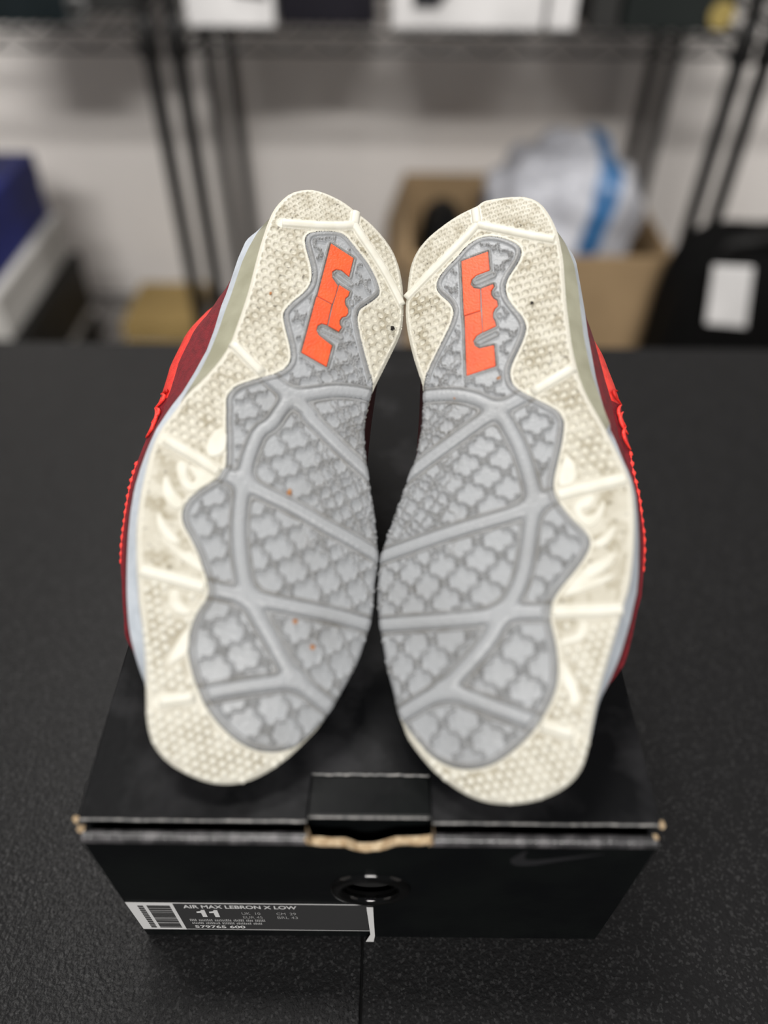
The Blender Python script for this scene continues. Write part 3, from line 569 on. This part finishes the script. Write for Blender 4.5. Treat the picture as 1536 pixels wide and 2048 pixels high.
STEP = 0.0003
def height_mesh(name, sh, gx, gq, keep, phi, H, mat_, parent, attr, skirt=0.003):
    """grid cells of one region turned into a relief mesh whose rim is pulled onto phi = 0 and closed by a skirt"""
    P0, Q0 = np.meshgrid(gx, gq, indexing='ij')
    if phi is not None:
        gp, gg = np.gradient(phi, STEP); nn = np.maximum(np.hypot(gp, gg), 1e-6); near = np.abs(phi) < 0.72*STEP
        P1 = np.where(near, P0-phi*gp/nn, P0); Q1 = np.where(near, Q0-phi*gg/nn, Q0)
        ok = keep & ((phi > 0) | near)
    else: P1, Q1, ok = P0, Q0, keep
    idx = np.arange(P0.size).reshape(P0.shape)
    a, b, c, d = ok[:-1, :-1], ok[1:, :-1], ok[1:, 1:], ok[:-1, 1:]
    ia, ib, ic, id_ = idx[:-1, :-1], idx[1:, :-1], idx[1:, 1:], idx[:-1, 1:]
    allq = a & b & c & d
    tris = [np.stack([ia[allq], ib[allq], ic[allq]], 1), np.stack([ia[allq], ic[allq], id_[allq]], 1)]
    for m, t in ((b & c & d & ~a, (ib, ic, id_)), (a & c & d & ~b, (ia, ic, id_)), (a & b & d & ~c, (ia, ib, id_)), (a & b & c & ~d, (ia, ib, ic))):
        tris.append(np.stack([x[m] for x in t], 1))
    Tn = np.vstack(tris)
    if len(Tn) == 0: return None
    used = np.unique(Tn); re = np.full(P0.size, -1); re[used] = np.arange(len(used)); Tn = re[Tn]
    pq = np.stack([P1.ravel()[used], Q1.ravel()[used]], 1); hh = H.ravel()[used]; n = len(used)
    E = np.vstack([Tn[:, [0, 1]], Tn[:, [1, 2]], Tn[:, [2, 0]]]); key = np.sort(E, 1); k = key[:, 0].astype(np.int64)*n+key[:, 1]
    u, inv, cnt = np.unique(k, return_inverse=True, return_counts=True); be = E[cnt[inv] == 1]
    bv = np.unique(be); low = np.full(n, -1); low[bv] = n+np.arange(len(bv))
    V = np.vstack([sh.w(pq, hh), sh.w(pq[bv], hh[bv]-skirt)])
    S = np.vstack([np.stack([be[:, 1], be[:, 0], low[be[:, 0]]], 1), np.stack([be[:, 1], low[be[:, 0]], low[be[:, 1]]], 1)])
    Fc = np.vstack([Tn, S])
    fl = np.cross(sh.ey, sh.ex)@sh.n < 0                        # keep faces turned outwards
    if fl: Fc = Fc[:, ::-1]
    at = {kk: np.concatenate([v.ravel()[used], v.ravel()[used][bv]]) for kk, v in attr.items()}
    o = mk(name, V, np.ascontiguousarray(Fc), mat_, parent, True, at)
    return o
def lace(p, q, pitch, a0):
    """quatrefoil chain ornament: 1 on the ridges, 0 between"""
    c, s_ = math.cos(a0), math.sin(a0); a = (p*c+q*s_)/pitch; b = (-p*s_+q*c)/pitch; out = np.zeros_like(p)
    for x, y in ((a, b), (b, a)):
        t = np.abs(y-np.round(y)); s = x-np.round(x)
        s2 = s-0.055*np.sin(4*np.pi*y)*ss(t, .1, .25)
        u = np.clip((t-.03)/.25, 0, 1); wp = .105*np.sin(np.pi*u)**.8
        pet = ss(wp-np.abs(s2), -.015, .03)*(1-.75*ss(.045*np.sin(np.pi*u)-np.abs(s2), -.01, .012))
        rr = np.hypot(t-.385, s2); eye = ss(.085-rr, -.01, .03)*(1-.7*ss(.035-rr, -.01, .01))
        rr2 = np.hypot(t-.5, s2-.02); kn = ss(.062-rr2, -.01, .03)
        lk = ss(.035-np.abs(s2), -.01, .02)*(t > .27)
        out = np.maximum(out, np.maximum(np.maximum(pet, eye), np.maximum(lk, kn)))
    return out
def plate(name, sh, poly, h0, h1, mat_, parent, bev=0.0003):
    n = len(poly); e = np.roll(poly, -1, 0)-np.roll(poly, 1, 0); nr = np.stack([e[:, 1], -e[:, 0]], 1); nr /= np.maximum(np.linalg.norm(nr, axis=1), 1e-9)[:, None]
    area2 = (poly[:, 0]*np.roll(poly[:, 1], -1)-np.roll(poly[:, 0], -1)*poly[:, 1]).sum(); nr *= -1 if area2 > 0 else 1
    top = poly+nr*bev
    V = np.vstack([sh.w(poly, np.full(n, h0)), sh.w(poly, np.full(n, h1-bev)), sh.w(top, np.full(n, h1))])
    tri = tessellate_polygon([[Vector((x, y, 0)) for x, y in top]])
    Fc = [tuple(2*n+i for i in t) for t in tri]
    for i in range(n):
        j = (i+1) % n; Fc += [(i, j, n+j, n+i), (n+i, n+j, 2*n+j, 2*n+i)]
    return fixn(mk(name, V, Fc, mat_, parent))
def bar(name, sh, line, wd, ht, mat_, parent):
    """half-round rib along a line on the sole"""
    ln = chaikin(line, 2, False) if len(line) > 2 else np.array([line[0]*(1-t)+line[1]*t for t in np.linspace(0, 1, 8)])
    d = np.gradient(ln, axis=0); d /= np.maximum(np.linalg.norm(d, axis=1), 1e-9)[:, None]; nr = np.stack([-d[:, 1], d[:, 0]], 1)
    V = []; m = 9
    for k in range(m):
        a = math.pi*k/(m-1); V.append(sh.w(ln+nr*(wd*math.cos(a)), np.full(len(ln), -0.0006+ht*math.sin(a)**.6)))
    n = len(ln); Vv = np.stack(V, 1).reshape(-1, 3)
    Fc = [(i*m+k, i*m+k+1, (i+1)*m+k+1, (i+1)*m+k) for i in range(n-1) for k in range(m-1)] + [tuple(range(m)), tuple((n-1)*m+k for k in reversed(range(m)))]
    return fixn(mk(name, Vv, Fc, mat_, parent, True))
# one stud, shared by all
def stud_mesh():
    V = []; rings = ((1.0, 0.0, -0.4), (0.94, 0.0, 0.25), (0.66, 0, 0.62))
    for sc, _, z in rings:
        for k in range(8):
            a = math.pi/4*k; rr = (1.0 if k % 2 == 0 else 0.80)*sc; V.append((rr*math.cos(a), rr*math.sin(a), z))
    V.append((0, 0, 0.72)); Fc = []
    for r_ in range(2):
        for k in range(8): a = r_*8+k; b = r_*8+(k+1) % 8; Fc.append((a, b, b+8, a+8))
    Fc += [(16+k, 16+(k+1) % 8, 24) for k in range(8)]
    me = bpy.data.meshes.new('tread_stud'); me.from_pydata([(x*0.00175, y*0.00175, z*0.0013) for x, y, z in V], [], Fc); me.polygons.foreach_set('use_smooth', [True]*len(me.polygons)); me.materials.append(M['cream_clean']); return me
STUD = stud_mesh()

def build_shoe(side, toe, heel, hz, theta, roll, label):
    sh = Shoe(side, toe, heel, hz, theta, roll); tr = sh.tr; sg = sh.sgn
    root = empty('basketball_shoe', tuple(sh.O-np.array([0, 0, sh.O[2]-LZ])), label, 'shoe', 'pair of shoes on the shoe box')
    lat = sh.pq(tr['lat']); med = sh.pq(tr['med'])
    outline = chaikin(np.vstack([lat, med[1:-1]]), 1); insert = chaikin(sh.pq(tr['insert']), 1)
    ribs = [chaikin(sh.pq(l), 1, False) for l in tr['ribs']]; cribs = [sh.pq(l) for l in tr['cribs']]
    logo = [sh.pq(l) for l in tr['logo']]; slots = [sh.pq(l) for l in tr['slots']]; arcs = [sh.pq(l) for l in tr['arcs']]; leaves = [chaikin(sh.pq(l), 1) for l in tr['leaf']]
    pmin, pmax = outline[:, 0].min(), outline[:, 0].max()
    gx = np.arange(pmin-.003, pmax+.003, STEP); gq = np.arange(outline[:, 1].min()-.003, outline[:, 1].max()+.003, STEP)
    Pg, Qg = np.meshgrid(gx, gq, indexing='ij'); shp = Pg.shape; G = np.stack([Pg.ravel(), Qg.ravel()], 1)
    fo = sdf(G, outline); fi = sdf(G, insert)
    # ---------------- grey insert
    sel = fi > -0.002; Gs = G[sel]
    def full(v, fill=1.0): o = np.full(len(G), fill, np.float32); o[sel] = v; return o
    ds = [pdist(Gs, [l]) for l in ribs]; k = 0.0011                    # smooth union so that the ribs meet in fillets
    dr = -k*np.log(sum(np.exp(-np.minimum(d, .05)/k) for d in ds)); dr = full(dr, 0.05)
    wr = 0.0027
    dl = full(np.max([sdf(Gs, l) for l in logo], 0), -0.05)            # inside the logo pieces
    dsl = full(pdist(Gs, slots), 0.05); darc = full(pdist(Gs, arcs), 0.05)
    lg_all = np.vstack([l for l in logo]); inlogo = dl > -0.0021
    p_, q_ = G[:, 0], G[:, 1]; qm = q_*sg
    warp = q_ + sg*6.0*np.clip(qm-.012, 0, None)**2
    lc = np.zeros(len(G), np.float32)
    lc[sel] = lace(p_[sel]+.003+1.0*p_[sel]**2, warp[sel]*(1+.9*np.clip(p_[sel]-.06, 0, .14)), 0.0132, R(45)+sg*R(8))
    dens = lace(p_[sel], warp[sel], 0.0071, R(45)+sg*R(8)); ws = ss(qm[sel], .012, .030)*.9*((p_[sel] > .10) & (p_[sel] < .235))
    lc[sel] = np.maximum(lc[sel], dens*ws)
    medge = fo < 0.0045                                               # where the insert runs out at the arch there is no rim
    rim = np.where((fi < 0.0030) & ~medge, 1, 0)
    Hh = np.zeros(len(G)); bead0, bead1 = wr+.0006, wr+.0019
    bead = ss(dr, bead0-.0002, bead0+.0004)*(1-ss(dr, bead1-.0003, bead1+.0003))
    ribh = np.sqrt(np.clip(1-(dr/wr)**2, 0, 1))**0.8
    infield = ss(dr, bead1, bead1+.0006)*np.where(medge, 1, ss(fi, .0032, .0038))
    logo_zone = (dl > -0.0024) | (dsl < 0.0022) | (darc < .0022)
    infield = infield*np.where(logo_zone, 0, 1)
    lacev = lc*infield
    Hh += 0.0018*lacev + 0.0007*bead*np.where(dr > wr, 1, 0) + 0.0017*ribh
    frame = ss(dl, -.0017, -.0013)*(1-ss(dl, -.0006, -.0003))
    Hh += 0.0009*frame*np.where((dsl < .0022) | (darc < .0017), 0, 1)
    slotr = (ss(dsl, .0006, .0009)*(1-ss(dsl, .0016, .0020)) + (1-ss(darc, .0012, .0016))*ss(darc, .0005, .0008))
    Hh += 0.0011*np.clip(slotr, 0, 1)*np.where(dl > 0.0001, 0, 1)
    rb = ss(fi, .0004, .0010)*(1-ss(fi, .0022, .0028))                # rim bead along the insert's outline
    Hh = np.where(medge, Hh, np.maximum(Hh*ss(fi, .0026, .0034), 0.0010*rb))
    Hh += 0.00012*(vnoise(p_, q_, 900, 3)-.5)
    Hh -= np.where(medge, 0.0012*(1-ss(fo, 0, .0022)), 0)
    dirt_shade = np.clip(1.0*(dl > -.0007)+0.12*lacev*(1-.3*vnoise(p_, q_, 300, 5))+2.4*lacev*(1-lacev)+.45*bead*(dr > wr)+2.6*bead*(1-bead)*(dr > wr)+.6*frame+.55*np.clip(slotr, 0, 1)+.45*rb*(~medge)+.15*ss(vnoise(p_, q_, 60, 9), .4, .9), 0, 1)  # dirt, dark logo gaps, and relief shade painted along the ridge edges
    # panels: connected fields between the ribs
    lab = np.zeros(shp, int); fld = ((dr > wr+.0002) & (fi > .0003)).reshape(shp)
    cur = 0; ny = shp[1]; flat = fld.ravel(); lb = lab.ravel(); sizes = []
    for st in np.flatnonzero(flat):
        if lb[st]: continue
        cur += 1; stack = [st]; lb[st] = cur; cnt = 0
        while stack:
            x = stack.pop(); cnt += 1
            for y in (x-1, x+1, x-ny, x+ny):
                if flat[y] and not lb[y]: lb[y] = cur; stack.append(y)
        sizes.append(cnt)
    fi2 = fi.reshape(shp); H2 = Hh.reshape(shp); D2 = dirt_shade.reshape(shp)
    lab = lb.reshape(shp); big = [i+1 for i, c in enumerate(sizes) if c > 120]
    # grow every panel by one ring so that it meets the rib frame
    def grow(m): o = m.copy(); o[1:] |= m[:-1]; o[:-1] |= m[1:]; o[:, 1:] |= m[:, :-1]; o[:, :-1] |= m[:, 1:]; return o
    rest = ~np.isin(lab, big)
    height_mesh('rib_frame', sh, gx, gq, grow(rest & (fi2 > -.001)), fi2, H2, M['grey'], root, {'dirt_shade': D2}, 0.0025)
    for i in big: height_mesh('tread_panel', sh, gx, gq, grow(lab == i), fi2, H2, M['grey'], root, {'dirt_shade': D2}, 0.002)
    for l in logo: plate('logo_inlay', sh, l, -0.0010, 0.0007, M['orange'], root, 0.00025)
    # ---------------- cream outsole with its pits
    phi = np.minimum(fo, -fi-.00035)
    dcr = pdist(G, cribs); dlf = np.max([sdf(G, l) for l in leaves], 0)
    pt = 0.0045; ang = R(0)+sg*R(-12)
    def lattice(pitch, a0):
        c, s_ = math.cos(a0), math.sin(a0); x = (q_*c+p_*s_)/pitch; y = (-q_*s_+p_*c)/(pitch*.92); r_ = np.floor(y+.5); x2 = x-.5*(r_ % 2)
        return np.abs(x2-np.round(x2)), np.abs(y-r_)
    def pitmask(pitch, a0, sz):
        u, v = lattice(pitch, a0); dd = (np.abs(u/sz)**2.6+np.abs(v/(sz*1.0))**2.6)**(1/2.6); return 1-ss(dd, .90, 1.05)
    heelcap = None
    hr = [l for l in cribs[4:]]
    dhr = pdist(G, hr)
    # the heel cap lies beyond the Y-shaped rib: test with the line joining its ends
    ends = sh.pq(np.array([tr['cribs'][6][-1] if side == 'L' else tr['cribs'][5][-1], tr['cribs'][4][0] if side == 'L' else tr['cribs'][6][-1]]))
    hub = sh.pq(np.array([tr['cribs'][6][0]]))[0]
    def above(pts):
        e0, e1 = ends; t = np.where((pts[:, 1]-hub[1])*(e0[1]-hub[1]) > 0, (pts[:, 1]-hub[1])/(e0[1]-hub[1]), (pts[:, 1]-hub[1])/(e1[1]-hub[1]))
        e = np.where((pts[:, 1]-hub[1])*(e0[1]-hub[1]) > 0, e0[0], e1[0]); return pts[:, 0] > hub[0]+(e-hub[0])*t
    cap = above(G)
    vq = np.array([tr['cribs'][1][0], tr['cribs'][1][-1]]); cq = sh.pq(vq); pline = cq[:, 0].mean()      # the second rib ends the pitted field
    small = ss(p_, pline-.004, pline+.030)
    pits = np.where(cap, pitmask(0.0030, ang, .30), pitmask(pt, ang, .33))*np.where(cap, .6, 1)
    pits = pits*np.where(p_ > pline-.002, .35+.65*small, 0)
    clear = ss(fo, .0016, .0030)*ss(dcr, .0026, .0036)*ss(-fi, .0012, .0020)*(1-ss(dlf, -.0009, -.0003))
    pits *= clear
    edge = 1-ss(fo, 0.0, .0022)
    noise = vnoise(p_, q_, 1300, 11)
    Hc = -0.0016*pits - 0.0011*edge**2 + 0.00014*(noise-.5)
    worn = clear*1.0
    stain = ss(vnoise(p_, q_, 170, 21)*.6+vnoise(p_, q_, 520, 22)*.4, .35, .7)
    dirtc = np.clip(worn*(1-.95*ss(pits, .3, .75))*(.50+.6*stain)+.10*(1-worn), 0, 1)
    dirtc = np.maximum(dirtc, np.clip(.9*(ss(-fi, -1, 0))*0, 0, 1))
    height_mesh('outsole', sh, gx, gq, (phi > -.001).reshape(shp), phi.reshape(shp), Hc.reshape(shp), M['cream'], root, {'dirt_shade': dirtc.reshape(shp)}, 0.004)
    for l in cribs: bar('outsole_rib', sh, l, 0.0023, 0.0021, M['cream_clean'], root)
    for l in leaves: plate('leaf_relief', sh, l, -0.001, 0.0006, M['cream_clean'], root, 0.0003)
    # studs over the toe and the outer forefoot
    c, s_ = math.cos(ang), math.sin(ang); sp = []; ptc = 0.0041
    for iy in range(-80, 120):
        for ix in range(-40, 40):
            x = (ix+.5*(iy % 2))*ptc; y = iy*ptc*.80; sp.append((y*c+x*s_, x*c-y*s_))
    sp = np.array(sp); ok = (sp[:, 0] < pline-.006); sp = sp[ok]
    o_ = sdf(sp, outline); i_ = -sdf(sp, insert); c_ = pdist(sp, cribs); f_ = np.max([sdf(sp, l) for l in leaves], 0)
    pl3 = sh.pq(tr['cribs'][2])[:, 0].mean()
    ok = (o_ > .0011) & (i_ > .0022) & (c_ > .0040) & (f_ < -.0022) & ((sp[:, 0] < pl3-.002) | (o_ < .0))
    sp = sp[ok]
    for a, b in sp[:300]:
        o, ex, ey, n = sh.basis(a, b); big_ = 1.0 if a < .055 else .85
        ob = bpy.data.objects.new('tread_stud', STUD); col.objects.link(ob); ob.parent = root
        ang2 = ang
        M4 = Matrix(((ex[0]*big_, ey[0]*big_, n[0]*big_, o[0]-root.location[0]), (ex[1]*big_, ey[1]*big_, n[1]*big_, o[1]-root.location[1]), (ex[2]*big_, ey[2]*big_, n[2]*big_, o[2]-root.location[2]), (0, 0, 0, 1)))
        if M4.determinant() < 0: M4 = M4 @ Matrix.Diagonal((-1, 1, 1, 1))
        ob.matrix_local = M4
    # ---------------- midsole, air window and upper as one lofted body cut into parts
    def qof(pts, pp, fill):
        q = pts[:, 1]*sg; p = pts[:, 0]; o = np.argsort(p); r_ = np.interp(pp, p[o], q[o], left=np.nan, right=np.nan); return np.where(np.isnan(r_), fill, r_)
    N = 110; tt = (1-np.cos(np.linspace(0.02, math.pi-.02, N)))/2; pp = pmin+(pmax-pmin)*tt
    def outl(pts):
        o = np.argsort(pts[:, 0]); return np.interp(pp, pts[o, 0], pts[o, 1]*sg)
    olat = chaikin(np.vstack([lat[:1]*0+outline[[np.argmin(outline[:, 0])]], lat, outline[[np.argmax(outline[:, 0])]]]), 1, False)
    ql = outl(lat); qm_ = outl(med)                                  # lateral edge is negative, medial edge positive
    dO, dW, dU = 0.009, 0.016, 0.040
    qo = qof(sh.pq(tr['olive'], dO), pp, ql-.0012); qw = qof(sh.pq(tr['white'], dW), pp, ql-.001); qu = qof(sh.pq(tr['upper'], dU), pp, np.nan)
    p_ol = sh.pq(tr['olive'], dO)[:, 0].min()
    good = ~np.isnan(qu); qu = np.interp(pp, pp[good], qu[good])
    heel_in = ss(pp, pp[good].max()-.01, pmax); qu = np.where(pp > pp[good].max()-.002, qw+(qu[good][-1]-qw[good][-1])*(1-heel_in), qu)
    he = ss(pmax-pp, .004, .030); qo = ql+(qo-ql)*he; qw = ql+(qw-ql)*he; qo = np.minimum(qo, ql-.0003); qw = np.minimum(qw, qo-.0003)
    tf = ss(pp, .012, .045); qu = (ql+.004)*(1-tf)+qu*tf
    ef = np.clip(np.minimum((pp-pmin)/.020, (pmax-pp)/.020), 0, 1); ef = np.sqrt(1-(1-ef)**2)
    Ht = np.interp(pp, [0, .02, .05, .09, .13, .17, .20, .235, .27, .30, .32], [.026, .034, .048, .060, .076, .098, .110, .104, .096, .090, .080])
    mid = (ql+qm_)/2; wd = (qm_-ql)
    ia, ib = np.argmin(np.abs(pp-.105)), np.argmin(np.abs(pp-.255)); hull = np.interp(pp, [pp[ia], pp[ib]], [qm_[ia], qm_[ib]])
    inr = (pp > pp[ia]) & (pp < pp[ib]); qh = np.where(inr, qm_+.85*np.clip(hull-qm_, 0, None), qm_)        # the upper bridges the arch
    sec = [(ql+.0008, -.0018+0*pp), (qo, -dO*(.25+.75*ef)), (qw, -dW*(.3+.7*ef)), (qw*.55+qu*.45, -.026*(.4+.6*ef)), (qu+.0048, -.034*(.45+.55*ef)), (qu, -dU*(.5+.5*ef)),
           (qu+.004, -np.minimum(.052, Ht*.85)*(.5+.5*ef)), (qu+.18*wd, -Ht*.88*(.55+.45*ef)), (mid, -Ht*(.6+.4*ef)), (qh-.20*wd, -Ht*.88*(.55+.45*ef)), (qh-.004, -.045*(.5+.5*ef)), (qh-.003, -.030*(.4+.6*ef)), (qm_-.0025, -.016*(.3+.7*ef)), (qm_-.0008, -.0018+0*pp)]
    rings = []
    for q, h in sec:
        p2 = pp+np.abs(h)*(.60*np.clip((.06-pp)/.05, 0, 1)-.25*np.clip((pp-.27)/.04, 0, 1))
        W = sh.w(np.stack([p2, q*sg], 1), h); W[:, 2] = np.maximum(W[:, 2], LZ+.0006); rings.append(W)
    S = np.stack(rings, 1); K = len(sec)
    def strip(name, k0, k1, m, sel_, closed=True):
        V = S[:, k0:k1+1].reshape(-1, 3); w_ = k1-k0+1; Fc = []
        for i in range(N-1):
            if not sel_[i]: continue
            for k in range(k1-k0): a = i*w_+k; Fc.append((a, a+1, a+w_+1, a+w_))
        if not Fc: return None
        o = mk(name, V, Fc, m, root, True)
        bm = bmesh.new(); bm.from_mesh(o.data); bmesh.ops.delete(bm, geom=[v for v in bm.verts if not v.link_faces], context='VERTS')
        bm.to_mesh(o.data); bm.free(); return o
    al = pp > -1; ol = pp > p_ol-.002; co = pp > sh.pq(tr['upper'], dU)[6, 0]
    strip('air_window', 0, 1, M['olive'], ol); strip('midsole', 0, 1, M['midsole'], ~ol); strip('midsole_stripe', 1, 2, M['midsole'], al)
    strip('upper', 2, 4, M['red'], al)
    pv = lambda v: float(sh.pq(np.array([tr['upper'][np.argmin(np.abs(tr['upper'][:, 1]-v))]]), dU)[0, 0])
    hi = pp > pv(805); lo_ = (pp <= pv(805)) & (pp > pv(1160))
    strip('accent_panel', 4, 6, M['coral'], hi); strip('upper', 4, 5, M['red'], ~hi); strip('accent_edge', 5, 6, M['coral'], lo_); strip('upper', 5, 6, M['red'], ~hi & ~lo_)
    strip('upper', 6, 8, M['red'], al); strip('inner_quarter', 8, 12, M['red_shaded'], al); strip('midsole_inner', 12, 13, M['midsole'], al)
    # toe and heel caps close the loft
    for e, idx_ in ((0, list(range(K))), (N-1, list(range(K))[::-1])):
        mk('upper', S[e], [tuple(idx_)], M['red'], root)
    # coral cords pulled over the edge of the upper
    for v0, v1 in ((775, 800), (790, 822), (806, 842), (828, 866), (850, 890)):
        mb = MB(); i0 = int(np.argmin(np.abs(pp-pv(v1)))); i1 = int(np.argmin(np.abs(pp-pv(v0))))
        a = S[i0, 5]; b = S[i1, 5]; c1 = S[(i0+i1)//2, 3]; c2 = S[(i0+i1)//2, 4]
        pts = [a*(1-t)**2+2*t*(1-t)*(c1*.6+c2*.4)+b*t*t + sh.n*.0003 - sh.ex*sg*.0004 for t in np.linspace(0, 1, 12)]
        mb.tube(pts, [.0003+.0007*math.sin(math.pi*(i+.5)/12) for i in range(12)], 8).build('lace_cord', M['coral'], root, True)
    i0 = int(np.argmin(np.abs(pp-pv(1150)))); i1 = int(np.argmin(np.abs(pp-pv(900)))); rs = random.Random(3)       # frayed coral stitching along the edge
    A = S[i0:i1+1, 5]; t0 = np.linspace(0, 1, len(A)); t1 = np.linspace(0, 1, 90); C_ = np.stack([np.interp(t1, t0, A[:, k]) for k in range(3)], 1)
    rr = [max(.00015, (.00035+.00045*t)*(1+math.sin(i*.9+rs.uniform(-.6, .6)))*.75+rs.uniform(0, .0002)) for i, t in enumerate(t1)]
    MB().tube(list(C_), rr, 8).build('stitched_edge', M['coral'], root, True)
    return sh, root
SL, rootL = build_shoe('L', (454, 1570), (640, 400), 0.027, 26.5, 14, 'white and grey soled dark red shoe, sole up, left of the pair on the box')
SR, rootR = build_shoe('R', (990, 1608), (985, 400), 0.027, 26.5, 14, 'white and grey soled dark red shoe, sole up, right of the pair on the box')
# crumbs of dirt caught in the treads
def crumb(sh, u, v, r, label, m='crumb'):
    a, b = sh.pq(np.array([[u, v]]))[0]; o, ex, ey, n = sh.basis(a, b); bm = bmesh.new(); bmesh.ops.create_icosphere(bm, subdivisions=2, radius=r)
    for vv in bm.verts: vv.co *= random.uniform(.55, 1.3)
    bm.verts.ensure_lookup_table(); c = o+n*(r*.9)
    ob = mk('dirt_crumb', [np.array(vv.co)+c for vv in bm.verts], [tuple(x.index for x in f.verts) for f in bm.faces], M[m]); bm.free(); tag(ob, label, 'crumb', 'dirt crumbs on the soles')
crumb(SL, 578, 986, .0015, 'orange-brown crumb in the large upper panel of the left sole'); crumb(SL, 590, 1244, .0010, 'small brown crumb near the lower rib of the left sole')
crumb(SL, 624, 1295, .0011, 'brown crumb in the triangular lower panel of the left sole'); crumb(SR, 999, 759, .0011, 'tan crumb just below the orange logo of the right sole'); crumb(SR, 911, 797, .0007, 'tiny dark crumb on the top rib of the right sole')
crumb(SR, 1064, 607, .0008, 'dark speck in a heel pit of the right sole near its outer edge', 'grit'); crumb(SL, 783, 658, .0012, 'dark scuff crumb on the inner heel edge of the left sole', 'grit')
crumb(SL, 541, 588, .0007, 'tiny reddish crumb in a heel pit of the left sole')
rootL.location.x -= 0.0004; rootR.location.x += 0.0004          # the soles touch without cutting into each other
